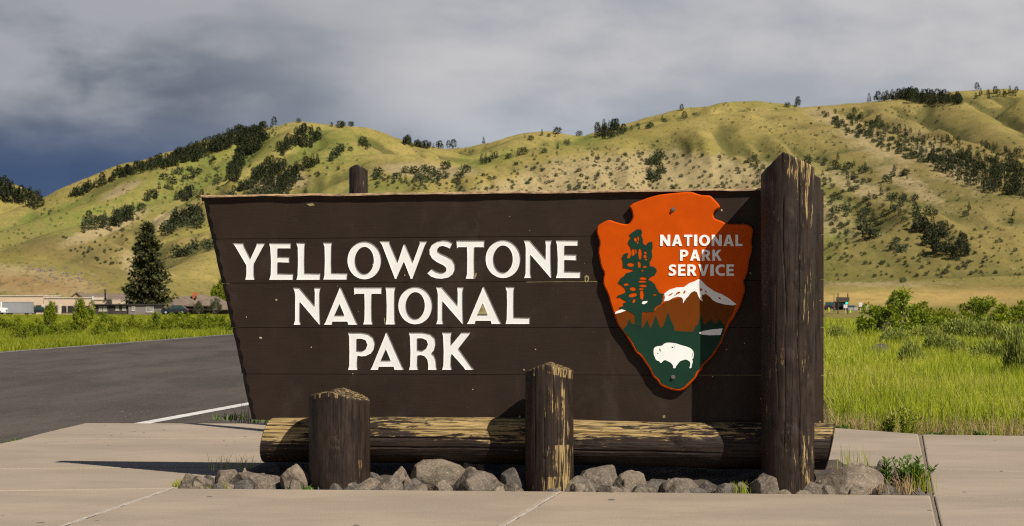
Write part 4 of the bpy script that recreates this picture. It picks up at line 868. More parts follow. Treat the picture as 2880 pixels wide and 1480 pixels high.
RK = [  # crop, x0, x1, top, depth behind the front edge, material, label
    (c6, 10, 310, 885, 0.20, 'rock', 'low blocky grey rock at the far tip of the bed, first along the pavement edge'),
    (c6, 310, 560, 833, 0.36, 'rock2', 'pale round-backed rock perched on the pile left of the shortest post'),
    (c6, 312, 490, 935, 0.13, 'rock2', 'small smooth tan rock tucked under the perched round rock'),
    (c6, 520, 722, 818, 0.62, 'rock2', 'flat pale rock behind the wide slab rock, catching sun on top'),
    (c6, 455, 920, 852, 0.30, 'rock', 'wide low slab rock left of the shortest post'),
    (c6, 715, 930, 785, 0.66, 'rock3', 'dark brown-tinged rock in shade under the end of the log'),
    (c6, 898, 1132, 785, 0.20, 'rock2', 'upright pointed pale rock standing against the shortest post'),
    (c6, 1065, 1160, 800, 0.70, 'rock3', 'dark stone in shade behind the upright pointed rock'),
    (c6, 1195, 1318, 930, 0.11, 'rock', 'small angular stone at the foot of the shortest post, nearest its near side'),
    (c6, 1320, 1466, 936, 0.10, 'rock', 'small cube-like stone in front of the shortest post'),
    (c6, 1458, 1582, 934, 0.10, 'rock2', 'small wedge stone at the right foot of the shortest post'),
    (c6, 1556, 1774, 903, 0.18, 'rock2', 'sloping pale stone just right of the shortest post'),
    (c6, 1655, 1772, 860, 0.40, 'rock3', 'rough dark pitted stone behind the sloping pale stone'),
    (c6, 1655, 1968, 896, 0.12, 'rock', 'smooth oval grey rock between shortest post and the largest rock'),
    (c6, 1848, 2012, 806, 0.34, 'rock2', 'steep narrow rock leaning beside the largest rock'),
    (c6, 1945, 2035, 890, 0.13, 'rock', 'small grey stone wedged against the largest rock'),
    (c6, 2008, 2500, 738, 0.42, 'rock2', 'largest round-topped boulder of the bed, left of the middle post'),
    (c7, -60, 350, 885, 0.16, 'rock', 'broad tan-grey boulder in front of the largest one, left of the middle post'),
    (c7, 0, 185, 813, 0.55, 'rock2', 'sunlit peaked rock behind the broad boulder'),
    (c7, 310, 487, 862, 0.22, 'rock3', 'upright grey rock beside the left side of the middle post'),
    (c7, 350, 440, 1018, 0.07, 'rock2', 'tiny stone at the pavement edge left of the middle post'),
    (c7, 615, 768, 998, 0.09, 'rock', 'flat little stone at the foot of the middle post'),
    (c7, 762, 1012, 933, 0.16, 'rock', 'rounded grey rock at the right foot of the middle post'),
    (c7, 882, 1198, 850, 0.36, 'rock', 'tall angular grey rock just right of the middle post'),
    (c7, 1053, 1217, 1006, 0.09, 'rock2', 'small pale domed stone at the pavement edge below the angular rock'),
    (c7, 1188, 1434, 893, 0.30, 'rock2', 'flat-topped grey rock with dark shaded face under the log'),
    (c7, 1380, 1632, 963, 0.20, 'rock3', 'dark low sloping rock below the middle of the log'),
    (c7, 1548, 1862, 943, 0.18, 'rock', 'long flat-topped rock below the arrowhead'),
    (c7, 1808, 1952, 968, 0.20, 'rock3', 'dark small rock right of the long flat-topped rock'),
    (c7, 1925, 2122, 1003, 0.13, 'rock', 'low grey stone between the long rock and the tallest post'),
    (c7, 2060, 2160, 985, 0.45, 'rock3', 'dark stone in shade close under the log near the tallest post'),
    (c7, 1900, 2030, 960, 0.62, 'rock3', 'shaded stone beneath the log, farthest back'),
    (c8, -40, 102, 983, 0.15, 'rock', 'small rounded stone left of the tallest post with grass blades'),
    (c8, 93, 472, 891, 0.12, 'rock', 'large slanted rock in front of the foot of the tallest post'),
    (c8, 225, 412, 990, 0.05, 'rock2', 'angular chunk leaning on the slanted rock before the tallest post'),
    (c8, 400, 657, 968, 0.09, 'rock', 'low triangular rock at the right foot of the tallest post'),
    (c8, 632, 1095, 826, 0.22, 'rock2', 'big pale-faced boulder right of the tallest post'),
    (c8, 1036, 1230, 808, 0.62, 'rock2', 'upright narrow rock behind the leafy weed'),
    (c8, 1130, 1330, 880, 0.56, 'rock', 'speckled grey rock half hidden by the leafy weed'),
    (c8, 1010, 1345, 1003, 0.13, 'rock3', 'low dark rock at the pavement edge beneath dry grass'),
    (c8, 1325, 1478, 1033, 0.09, 'rock3', 'last low dark rock at the corner of the bed'),
]
for i, (cr, x0, x1, top, off, mt, lab) in enumerate(RK):
    pa, pt = cr(x0, top); pb, _ = cr(x1, top); d = front_d((pa + pb) / 2) + off
    a, c = P(pa, pt, d), P(pb, pt, d); w = c.x - a.x; zt = a.z; h = zt + 0.11
    wide = w > 0.45 * h
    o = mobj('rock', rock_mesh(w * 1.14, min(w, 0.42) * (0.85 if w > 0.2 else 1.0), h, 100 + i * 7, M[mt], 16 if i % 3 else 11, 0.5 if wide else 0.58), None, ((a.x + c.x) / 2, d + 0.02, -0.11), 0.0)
    tag(o, lab, 'rock', 'rocks in the bed under the sign')

for i in range(72):                                                # filler stones between the larger rocks
    px = 520 + 2060 * ((i % 36) + random.uniform(-0.5, 0.5)) / 36
    if 868 < px < 1040 or 1475 < px < 1615 or 2138 < px < 2292: px += 60
    d = front_d(px) + (0.05 + 0.1 * random.random() if i < 36 else random.choice((0.25, 0.4, 0.55))); w = random.uniform(0.10, 0.2); h = 0.11 + random.uniform(0.02, 0.07)
    o = mobj('rock', rock_mesh(w, w * 0.9, h, 700 + i, M[random.choice(('rock', 'rock2', 'rock3'))], 12, 0.55), None, ((px - CX) / F * d, d, -0.11)); tag(o, 'small stone at the pavement edge between larger rocks' if i < 36 else 'small half-shaded stone behind the larger rocks', 'rock', 'filler stones in the bed')

# ------------------------------------------------------------------ leaf, blade and tuft builders
def blades(pos, hgt, wid, lean, mat_name, name, mat, rs):
    """many tapering grass blades as one mesh: pos (n,3), hgt, wid (n)"""
    n = len(pos); a = rs.uniform(0, 2 * np.pi, n); face = rs.uniform(-0.9, 0.9, n)
    bend = np.abs(rs.normal(0, lean, n)) * hgt
    dx, dy = np.cos(a), np.sin(a); sx, sy = np.cos(face), np.sin(face)
    V = np.zeros((n, 5, 3)); 
    mid = pos + np.stack([dx * bend * 0.28, dy * bend * 0.28, hgt * 0.55], 1); tip = pos + np.stack([dx * bend, dy * bend, hgt * np.sqrt(np.clip(1 - (bend / hgt) ** 2 * 0.5, 0.3, 1))], 1)
    off = np.stack([sx * wid, sy * wid, 0 * sx], 1) * 0.5
    V[:, 0] = pos - off; V[:, 1] = pos + off; V[:, 2] = mid + off * 0.8; V[:, 3] = mid - off * 0.8; V[:, 4] = tip
    k = np.arange(n)[:, None] * 5
    Fc = np.concatenate([k + np.array([[0, 1, 2]]), k + np.array([[0, 2, 3]]), k + np.array([[3, 2, 4]])])
    return mesh(name, V.reshape(-1, 3), Fc, mat)
def leaves(pos, size, dirs, mat, name, rs, aspect=0.45):
    """diamond leaves at pos pointing along dirs"""
    n = len(pos); d = dirs / np.linalg.norm(dirs, axis=1)[:, None]; q = rs.normal(size=(n, 3)); s = np.cross(d, q); s /= np.linalg.norm(s, axis=1)[:, None] + 1e-9
    L = size[:, None]; V = np.zeros((n, 4, 3)); V[:, 0] = pos; V[:, 1] = pos + d * L * 0.5 + s * L * aspect * 0.5; V[:, 2] = pos + d * L; V[:, 3] = pos + d * L * 0.5 - s * L * aspect * 0.5
    k = np.arange(n)[:, None] * 4
    return mesh(name, V.reshape(-1, 3), k + np.array([[0, 1, 2, 3]]), mat)
M['grass'] = leafmat('meadow_grass', [(0.0, (0.08, 0.13, 0.005)), (0.3, (0.21, 0.27, 0.009)), (0.55, (0.37, 0.41, 0.020)), (0.78, (0.50, 0.46, 0.075)), (1.0, (0.52, 0.40, 0.17))], 0.42, 0.5, 0.5, 0.45)
M['verge'] = leafmat('verge_grass', [(0.0, (0.08, 0.125, 0.005)), (0.35, (0.19, 0.235, 0.010)), (0.7, (0.31, 0.33, 0.016)), (1.0, (0.44, 0.35, 0.06))], 0.42, 0.5, 0.5, 0.35)
M['dry'] = leafmat('dry_grass', [(0.0, (0.24, 0.19, 0.07)), (0.5, (0.38, 0.27, 0.13)), (1.0, (0.36, 0.22, 0.14))], 0.35, 0.7)
M['sage'] = leafmat('sage_leaf', [(0.0, (0.11, 0.15, 0.02)), (0.5, (0.23, 0.265, 0.045)), (1.0, (0.36, 0.37, 0.09))], 0.3, 0.7)
M['bushg'] = leafmat('bright_leaf', [(0.0, (0.085, 0.13, 0.006)), (0.5, (0.19, 0.235, 0.010)), (1.0, (0.34, 0.34, 0.02))], 0.4, 0.55)
M['bushd'] = leafmat('deep_leaf', [(0.0, (0.065, 0.115, 0.008)), (0.5, (0.16, 0.215, 0.010)), (1.0, (0.30, 0.33, 0.02))], 0.35, 0.55)
M['conifer'] = leafmat('conifer_needles', [(0.0, (0.022, 0.030, 0.014)), (0.6, (0.042, 0.052, 0.020)), (1.0, (0.075, 0.08, 0.03))], 0.1, 0.8)
M['spruce'] = leafmat('spruce_needles', [(0.0, (0.022, 0.031, 0.011)), (0.6, (0.06, 0.066, 0.018)), (1.0, (0.13, 0.12, 0.035))], 0.15, 0.8)
M['juniper'] = leafmat('juniper_leaf', [(0.0, (0.028, 0.040, 0.016)), (0.6, (0.055, 0.066, 0.024)), (1.0, (0.09, 0.095, 0.04))], 0.1, 0.8)
M['weed'] = leafmat('weed_leaf', [(0.0, (0.045, 0.10, 0.012)), (0.6, (0.085, 0.16, 0.020)), (1.0, (0.16, 0.24, 0.04))], 0.35, 0.5)
M['bark'] = plain('bark', (0.09, 0.065, 0.045), (0.05, 0.037, 0.027), 6, 0.9)
M['twig'] = plain('grey_twig', (0.14, 0.115, 0.085), (0.08, 0.065, 0.05), 6, 0.9)

# meadow on the field side
rs = np.random.default_rng(3)
near = [G(2250, 1194), G(2330, 1197), G(2585, 1214), G(2700, 1219), G(2880, 1222), G(3600, 1232)]
def near_d(x): return np.interp(x, [q.x for q in near], [q.y for q in near])
def meadow(n, d0, d1, hm, wid):
    d = np.exp(rs.uniform(math.log(d0), math.log(d1), n)); px = rs.uniform(2180, 3250, n); x = (px - CX) / F * d
    ok = (d > near_d(x) + 0.3 + rs.uniform(0, 0.25, n)) & (x > np.array([edge_at(right_edge, q) for q in d]) + 0.1); x, d = x[ok], d[ok]
    pn = fbm(x * 0.6, d * 0.35, 3, 61); h = hm * (0.45 + 0.55 * rs.random(len(x)) ** 1.5 + 0.38 * pn) * np.where(d < near_d(x) + 1.0, 0.55, 1)
    z = base_z(d); return np.stack([x, d, z - 0.02], 1), np.maximum(h, 0.1), wid * (d / 21) ** 0.75 * rs.uniform(0.6, 1.3, len(x))
ps, hs, ws = zip(*[meadow(80000, 20, 60, 0.50, 0.0085), meadow(60000, 48, 190, 0.48, 0.0095)])
tag(mobj('meadow_grass', blades(np.concatenate(ps), np.concatenate(hs), np.concatenate(ws), 0.42, '', 'meadow_grass', M['grass'], rs)), 'tall sunlit green meadow grass beyond the pavement', None, None, 'stuff')
# seed heads and dry stems along the near edge
x = rs.uniform(near[1].x, near[5].x + 0.5, 4200); d = near_d(x) + 0.25 + np.abs(rs.normal(0, 0.45, len(x))); far_ = rs.random(len(x)) < 0.35
d = np.where(far_, near_d(x) + 0.4 + rs.uniform(0, 9, len(x)), d)
tag(mobj('dry_grass', blades(np.stack([x, d, base_z(d)], 1), rs.uniform(0.12, 0.34, len(x)) * np.where(far_, 1.7, 1), rs.uniform(0.003, 0.007, len(x)), 0.6, '', 'dry_grass', M['dry'], rs)), 'dry brown grass stems at the edge of the meadow', None, None, 'stuff')
# verge beyond the road
def verge(n):
    d = np.exp(rs.uniform(math.log(36), math.log(120), n)); le = np.array([edge_at(left_edge, q) for q in d]); x = le - 0.12 - rs.exponential(4.5, n)
    h = 0.30 * (0.6 + 0.5 * rs.random(n) + 0.4 * fbm(x * 0.5, d * 0.2, 3, 71)); return np.stack([x, d, base_z(d) - 0.02], 1), np.maximum(h, 0.12), 0.019 * (d / 60) ** 0.8 * rs.uniform(0.6, 1.3, n)
p_, h_, w_ = verge(90000)
tag(mobj('verge_grass', blades(p_, h_, w_, 0.4, '', 'verge_grass', M['verge'], rs)), 'bright green grass along the far side of the road', None, None, 'stuff')
d = rs.uniform(75, 340, 60000) ; px = rs.uniform(-300, 700, len(d)); x = (px - CX) / F * d; ok = x < np.array([edge_at(left_edge, min(q, 330)) for q in d]) - 1; x, d = x[ok], d[ok]
tag(mobj('pasture_grass', blades(np.stack([x, d, base_z(d)], 1), rs.uniform(0.12, 0.32, len(x)), 0.05 * (d / 100) ** 0.8, 0.4, '', 'pasture_grass', M['verge'], rs)), 'yellow-green grass between the road and the buildings', None, None, 'stuff')

# ------------------------------------------------------------------ shrubs
def shrub_meshes(kind, seed, mat, n, leaf):
    r_ = np.random.default_rng(seed); mb = MB(); pos = []; dirs = []; size = []
    if kind == 'sage':                                             # upright sprays fanning from a woody base
        for _ in range(n):
            a = r_.uniform(0, 2 * np.pi); e = np.arccos(r_.uniform(0.15, 1)); d = np.array([np.sin(e) * np.cos(a), np.sin(e) * np.sin(a), np.cos(e)]); l = r_.uniform(0.5, 1.0) ** 0.5
            l *= 1 + 0.18 * math.sin(3 * a + seed); tip = d * l * np.array([1, 1, 0.95])
            for t in (0.72, 0.86, 1.0): pos.append(tip * t + r_.normal(0, 0.025, 3)); dirs.append(d + np.array([0, 0, 0.5]) + r_.normal(0, 0.25, 3)); size.append(leaf * r_.uniform(0.7, 1.3))
    else:                                                          # leafy clumps on spreading branches
        ncl = 26 if kind == 'bush' else 34
        for _ in range(ncl):
            a = r_.uniform(0, 2 * np.pi); e = np.arccos(r_.uniform(-0.1, 1)); l = r_.uniform(0.45, 0.95); c = np.array([np.sin(e) * np.cos(a) * l, np.sin(e) * np.sin(a) * l, max(0.1, np.cos(e) * l + 0.12)])
            if kind == 'tree': c = c * np.array([0.8, 0.8, 0.8]) + np.array([0, 0, 0.25])
            if r_.random() < 0.6: mb.tube((0, 0, 0.02), tuple(c * 0.9), 0.02, 0.006, 5)
            m_ = n // ncl; q = r_.normal(size=(m_, 3)); q /= np.linalg.norm(q, axis=1)[:, None]; rr = r_.uniform(0.10, 0.26)
            for w in q: pos.append(c + w * rr * r_.uniform(0.4, 1.0) * np.array([1, 1, 0.8])); dirs.append(w + r_.normal(0, 0.6, 3) + np.array([0, 0, 0.2])); size.append(leaf * r_.uniform(0.6, 1.3))
    for _ in range(5):
        a = r_.uniform(0, 6.28); mb.tube((0, 0, -0.03), (0.4 * math.cos(a), 0.4 * math.sin(a), 0.5), 0.025, 0.008, 5)
    fo = leaves(np.array(pos), np.array(size), np.array(dirs), mat, 'foliage', r_)
    st = recalc(mesh('stem', mb.v, mb.f, M['twig'])); return fo, st
SH = {'sage': [shrub_meshes('sage', s, M['sage'], 1300, 0.12) for s in (1, 2, 3)], 'bush': [shrub_meshes('bush', s, M['bushg'], 4200, 0.10) for s in (4, 5, 6)],
      'deep': [shrub_meshes('bush', s, M['bushd'], 4600, 0.10) for s in (7, 8)], 'sapling': [shrub_meshes('tree', s, M['bushg'], 4600, 0.10) for s in (9, 10)],
      'grey': [shrub_meshes('tree', s, M['juniper'], 2600, 0.08) for s in (11, 12)]}
def shrub(name, kind, px, ytop, d, halfpx, label, cat='shrub', group=None, lift=0.0, i=0):
    x = (px - CX) / F * d; z = float(base_z(d)) if d < 200 else float(ter_z(x, d)); ht = CH - (ytop - HOR) / F * d - z; w = halfpx / F * d
    o = empty(name, (x, d, z), random.uniform(0, 6.28)); o.scale = (w, w, max(ht, 0.2) / (1.04 if kind == 'sage' else 1.2))
    fo, st = SH[kind][i % len(SH[kind])]; mobj('foliage', fo, o); mobj('stem', st, o); tag(o, label, cat, group); return o
gL = 'low shrubs on the verge across the road'
VS = [('bush', 30, 885, 84, 44), ('bush', 92, 893, 78, 36), ('deep', 112, 902, 70, 26), ('bush', 165, 905, 74, 34), ('bush', 205, 886, 80, 34), ('bush', 275, 900, 74, 30),
        ('bush', 330, 895, 80, 34), ('bush', 382, 882, 88, 30), ('deep', 436, 876, 84, 26), ('bush', 476, 884, 84, 32), ('bush', 520, 878, 86, 38), ('bush', 560, 889, 84, 30), ('bush', 598, 880, 90, 32), ('bush', 636, 886, 90, 34),
        ('deep', 648, 905, 86, 18), ('bush', -60, 888, 80, 40), ('bush', 690, 884, 95, 36), ('bush', 60, 905, 66, 30), ('bush', 415, 903, 82, 26), ('bush', 300, 882, 120, 28), ('bush', 500, 878, 130, 34), ('bush', 585, 878, 130, 34)]
for i, (k, px, yt, d, hw) in enumerate(VS):
    shrub('verge_shrub', k, px, yt - 4, d, hw * 1.05, nth(sorted(q[1] for q in VS).index(px)) + ' yellow-green shrub from the left in the growth across the road', 'shrub', gL, i=i)
shrub('sapling', 'sapling', 143, 842, 88, 28, 'small round sapling in front of the long cream building', 'sapling')
shrub('sapling', 'sapling', 234, 838, 84, 46, 'taller ragged sapling beside the cream building\'s corner', 'sapling', i=1)
shrub('small_tree', 'grey', 558, 842, 330, 22, 'small grey-green tree before the shingled roof of the lodge', 'tree')
shrub('small_tree', 'grey', 606, 836, 330, 28, 'grey-green tree at the lodge corner nearest the sign', 'tree', i=1)
shrub('leafy_tree', 'sapling', 622, 779, 360, 40, 'taller green leafy tree rising behind the sign edge', 'tree')
shrub('garden_shrub', 'deep', 290, 874, 300, 16, 'rounded green shrub under the dark cabin windows', 'shrub')
# field side
shrub('large_bush', 'deep', 2550, 806, 92, 105, 'tall dense green bush in front of the entrance station, largest in the meadow', 'bush')
shrub('large_bush', 'deep', 2478, 845, 76, 88, 'spreading green bush on the near side of the tallest one', 'bush', i=1)
shrub('large_bush', 'bush', 2625, 838, 96, 80, 'green bush joined to the far flank of the tallest one', 'bush', i=1)
shrub('large_bush', 'deep', 2765, 826, 110, 84, 'dark green bush with knobbly top near the edge of the picture', 'bush', i=1)
shrub('large_bush', 'bush', 2858, 842, 105, 80, 'green bush with bare grey twigs at the picture edge', 'bush', i=2)
shrub('large_bush', 'bush', 2695, 860, 100, 60, 'low green bush between the two dark bushes', 'bush', i=0)
gS = 'grey-green sagebrush clumps in the meadow'
SG = [(2510, 912, 58, 24), (2640, 920, 50, 26), (2700, 880, 66, 30), (2770, 884, 60, 30), (2855, 897, 56, 30), (2600, 905, 62, 26), (2785, 945, 41, 32), (2560, 945, 40, 20), (2355, 905, 64, 20), (2930, 890, 58, 46), (2690, 940, 46, 22)]
for i, (px, yt, d, hw) in enumerate(SG):
    shrub('sagebrush', 'sage', px, yt + 10, d, hw * 2.0, nth(sorted(q[0] for q in SG).index(px)) + ' rounded grey-green sagebrush clump from the left among the meadow grass', 'shrub', gS, i=i)
shrub('sagebrush', 'sage', 2862, 925, 33, 44, 'large dark sagebrush nearest the pavement at the picture edge', 'shrub', gS, i=2)
o = mobj('rock', rock_mesh(0.36, 0.25, 0.42, 901, M['rock3'], 10, 0.5), None, ((2475 - CX) / F * 47, 47, -0.14)); o.scale = (1.0, 1, 1.0)
o.scale = (1.45, 1, (CH - (966 - HOR) / F * 47 + 0.14) / 0.42); tag(o, 'flat dark rock lying in the meadow grass', 'rock')

# weeds round the bed
def tuft(name, px, py, d, n, h, spread, label, mat='grass', w=0.005, lean=0.5):
    r_ = np.random.default_rng(int(px)); q = np.stack([r_.normal(0, spread, n), r_.normal(0, spread, n), np.full(n, -0.01)], 1)
    g = P(px, py, d); o = mobj(name, blades(q, h * r_.uniform(0.45, 1.0, n), np.full(n, w), lean, '', name, M[mat], r_), None, g); tag(o, label, None, None, 'stuff'); return o
tuft('grass_tuft', 2395, 1330, 14.3, 16, 0.30, 0.05, 'thin upright grass stems behind the pale-faced boulder', w=0.005, lean=0.25)
tuft('grass_tuft', 2432, 1335, 14.3, 16, 0.26, 0.04, 'leaning grass stems on the outer flank of the pale-faced boulder', w=0.005, lean=0.6)
tuft('grass_tuft', 2340, 1338, 14.5, 26, 0.14, 0.05, 'short dry tuft at the butt end of the log', 'dry', 0.004)
tuft('grass_tuft', 2545, 1385, 13.7, 50, 0.20, 0.05, 'dry yellow tuft below the leafy weed', 'dry', 0.005, 0.8)
tuft('grass_tuft', 2590, 1378, 13.9, 60, 0.22, 0.05, 'straw-coloured grass in the corner of the bed by the joint', 'verge', 0.005, 0.5)
tuft('grass_tuft', 2478, 1385, 13.65, 22, 0.12, 0.03, 'small dry tuft on the low dark rock', 'dry', 0.005, 0.9)
tuft('grass_tuft', 2090, 1385, 13.75, 26, 0.11, 0.03, 'small green tuft left of the slanted rock', 'verge', 0.005)
tuft('grass_tuft', 502, 1374, 14.2, 46, 0.10, 0.025, 'green tuft at the tip of the bed on the pavement', 'grass', 0.005)
tuft('grass_tuft', 590, 1376, 14.15, 26, 0.06, 0.04, 'low yellow-flowered tuft before the first rocks', 'verge', 0.006)
tuft('grass_tuft', 632, 1376, 14.15, 18, 0.09, 0.02, 'thin tuft before the wide slab rock', 'verge', 0.004)
tuft('grass_tuft', 870, 1377, 14.12, 40, 0.06, 0.05, 'flat green weed at the foot of the upright pointed rock', 'weed', 0.012, 1.2)
tuft('grass_tuft', 665, 1315, 15.2, 40, 0.13, 0.12, 'dark grass in shade behind the rocks', 'grass', 0.004, 0.4)
tuft('grass_tuft', 655, 1178, 21.9, 40, 0.10, 0.10, 'green weed on the asphalt by the board corner', 'weed', 0.012, 0.9)
tuft('grass_tuft', 740, 1184, 21.9, 60, 0.08, 0.16, 'row of weeds under the board corner', 'weed', 0.012, 0.9)
tuft('grass_tuft', 690, 1190, 21.7, 14, 0.32, 0.06, 'pale dry stalks beside the lower board corner', 'dry', 0.006, 0.3)
# moss and weeds in the crack along the pavement edge
q = []
for a, c in zip([G(-100, 1268), G(0, 1246), G(120, 1218)], [G(0, 1246), G(120, 1218), G(235, 1192)]):
    for _ in range(420): t = rs.random(); p = a.lerp(c, t); q.append((p.x + rs.normal(0, 0.03), p.y + 0.04 + abs(rs.normal(0, 0.05)), -0.05))
for _ in range(400): t = rs.random(); p = G(240, 1190).lerp(G(760, 1189), t ** 0.6); q.append((p.x, p.y + 0.05 + abs(rs.normal(0, 0.04)), -0.05))
keep = np.array(q); keep = keep[fbm(keep[:, 0] * 3, keep[:, 1] * 3, 2, 5) > -0.1]
tag(mobj('kerb_weeds', blades(keep, rs.uniform(0.02, 0.06, len(keep)), np.full(len(keep), 0.014), 0.9, '', 'kerb_weeds', M['weed'], rs)), 'low green weeds in the crack along the pavement', None, None, 'stuff')
# grit swept off the pavement onto the asphalt
Vs = []; Fs = []; k = 0; IVg, IFg = ico(1)
for _ in range(120):
    if rs.random() < 0.85: g = G(rs.uniform(300, 760), 1188 - abs(rs.normal(0, 30)), -0.065); zc = RZ(g.y)
    else: g = G(rs.uniform(60, 760), rs.uniform(1195, 1260)); zc = 0.0
    r0 = rs.uniform(0.003, 0.010); Vs.append(IVg * np.array([r0, r0, r0 * 0.6]) + np.array([g.x, g.y, zc + r0 * 0.3])); Fs.append(IFg + k); k += len(IVg)
tag(mobj('grit', mesh('grit', np.concatenate(Vs), np.concatenate(Fs), M['rock2'])), 'loose grit scattered on the asphalt beside the pavement', None, None, 'stuff')
# leafy weed: several stems with lance leaves
def leafy(name, base, stems, h, label, mat, leaf=0.075, spread=0.16, seed=5):
    r_ = np.random.default_rng(seed); o = empty(name, base); mb = MB(); pos = []; dirs = []; size = []
    for _ in range(stems):
        a = r_.uniform(0, 6.28); s = r_.uniform(0.2, 1) * spread; hh = h * r_.uniform(0.55, 1.0); p0 = np.array([s * 0.35 * math.cos(a), s * 0.35 * math.sin(a), 0]); p1 = np.array([s * math.cos(a), s * math.sin(a), hh])
        mb.tube(p0, p1, 0.005, 0.003, 5)
        for t in np.linspace(0.25, 1.0, 12):
            for s2 in (0, 3.14):
                b_ = r_.uniform(0, 6.28) + s2; pos.append(p0 + (p1 - p0) * t); dirs.append([math.cos(b_), math.sin(b_), 0.35 + 0.5 * t]); size.append(leaf * r_.uniform(0.6, 1.2))
    mobj('foliage', leaves(np.array(pos), np.array(size), np.array(dirs), mat, 'foliage', r_, 0.3), o); mb.build('stem', mat, o); tag(o, label, 'weed'); return o
leafy('leafy_weed', P(2565, 1372, 14.0), 24, 0.20, 'bushy dark green weed with lance leaves at the corner of the bed', M['weed'], 0.050, 0.15, 5)
leafy('leafy_weed', P(2497, 1360, 14.0), 3, 0.17, 'single-stemmed green weed in front of the upright narrow rock', M['weed'], 0.055, 0.05, 6)
for i, (px, py, hh, lab) in enumerate([(2510, 1212, 0.25, 'dark weedy plant rising at the asphalt edge'), (2565, 1214, 0.32, 'taller dark seed-headed weed at the asphalt edge'), (2378, 1202, 0.08, 'small bright weed on the asphalt lip near the log'), (2650, 1221, 0.08, 'small green weed right of the long joint'), (2775, 1224, 0.08, 'little green weed at the asphalt edge near the picture edge')]):
    g = G(px, py); leafy('edge_weed', Vector((g.x, g.y + 0.3, -0.08)), 9 if hh > 0.2 else 6, hh, lab, M['bushd'] if hh > 0.2 else M['weed'], 0.05, 0.16 if hh > 0.2 else 0.07, 20 + i)
# ------------------------------------------------------------------ spruce by the buildings
def spruce(px, ytop, ybase, d, halfpx, label):
    r_ = np.random.default_rng(12); x = (px - CX) / F * d; z = 0.0; zb = CH - (ybase - HOR) / F * d; H = (ybase - ytop) / F * d; W_ = halfpx / F * d
    o = empty('spruce_tree', (x, d, zb)); mb = MB(); mb.tube((0, 0, -0.4), (0, 0, H * 0.97), 0.42, 0.04, 10); mb.build('trunk', M['bark'], o)
    pos = []; dirs = []; size = []; bm_ = MB()
    for k in range(330):
        t = (k + r_.random()) / 330; zz = H * (0.06 + 0.93 * t); L = W_ * (1 - t) ** 0.75 * r_.uniform(0.50, 1.15) * (0.9 + 0.25 * math.sin(k * 0.9)) + 0.25
        if t > 0.9: L *= 0.8
        a = r_.uniform(0, 2 * np.pi); ca, sa = math.cos(a), math.sin(a); droop = -0.30 - 0.25 * (1 - t)
        if k % 3 == 0: bm_.tube((0, 0, zz), (ca * L * 0.7, sa * L * 0.7, zz + droop * L * 0.45), 0.05, 0.02, 4)
        for s in np.linspace(0.22, 1.0, 9):
            u = L * s; c = np.array([ca * u, sa * u, zz + droop * u * (1 - 0.45 * s) + 0.22 * L * s ** 4])
            for _ in range(7):
                pos.append(c + r_.normal(0, 0.16, 3) * np.array([1, 1, 0.6])); dirs.append(np.array([ca, sa, -0.25]) + r_.normal(0, 0.55, 3)); size.append(r_.uniform(0.35, 0.75))
    mobj('crown', leaves(np.array(pos), np.array(size), np.array(dirs), M['spruce'], 'crown', r_, 0.5), o); bm_.build('branch', M['bark'], o)
    tag(o, label, 'tree'); return o
spruce(414, 626, 884, 345, 74, 'tall dark spruce with drooping boughs standing among the buildings')

# ------------------------------------------------------------------ trees on the hills
def hill_tree(kind, seed):
    r_ = np.random.default_rng(seed); pos = []; dirs = []; size = []
    if kind == 'fir':
        for k in range(210):
            t = r_.random() ** 1.2; L = 0.24 * (1 - t) ** 0.75 * r_.uniform(0.1, 1.05) + 0.02; a = r_.uniform(0, 6.28); pos.append([math.cos(a) * L * 0.75, math.sin(a) * L * 0.75, 0.08 + t * 0.9]); dirs.append([math.cos(a), math.sin(a), 0.15]); size.append(0.115 * (1.1 - 0.5 * t))
    elif kind == 'pine':
        for k in range(210):
            t = r_.random(); L = 0.27 * math.sin(math.pi * (0.18 + 0.8 * t)) ** 0.7 * r_.uniform(0.35, 1.0); a = r_.uniform(0, 6.28); pos.append([math.cos(a) * L, math.sin(a) * L, 0.12 + t * 0.82]); dirs.append([math.cos(a), math.sin(a), 0.4]); size.append(0.12)
    else:
        for k in range(160):
            q = r_.normal(size=3); q /= np.linalg.norm(q); l = r_.uniform(0.0, 1.0) ** 0.6; pos.append([q[0] * 0.5 * l, q[1] * 0.55 * l, 0.42 + q[2] * 0.42 * l]); dirs.append(list(q + np.array([0, 0, 0.3]))); size.append(0.2)
    return np.array(pos), np.array(size), np.array(dirs), r_
TRM = {}
for kind, seeds, mat in (('fir', (1, 2, 3), 'conifer'), ('pine', (4, 5, 6), 'conifer'), ('juniper', (7, 8, 9), 'juniper')):
    TRM[kind] = []
    for s in seeds:
        p_, sz, dr, r_ = hill_tree(kind, s); TRM[kind].append(leaves(p_, sz, dr, M[mat], 'crown', r_, 0.75))
trunk_me = recalc(mesh('trunk', *(lambda m: (m.v, m.f))(MB().tube((0, 0, -0.08), (0, 0, 0.75), 0.022, 0.008, 5)), M['bark']))
def poly_samples(poly, n, r_):
    a = np.array(poly, float); lo, hi = a.min(0), a.max(0); out = []
    while len(out) < n:
        q = r_.uniform(lo, hi, (n * 3, 2)); q = q[inside([a], q[:, 0], q[:, 1])]; out += q.tolist()
    return out[:n]
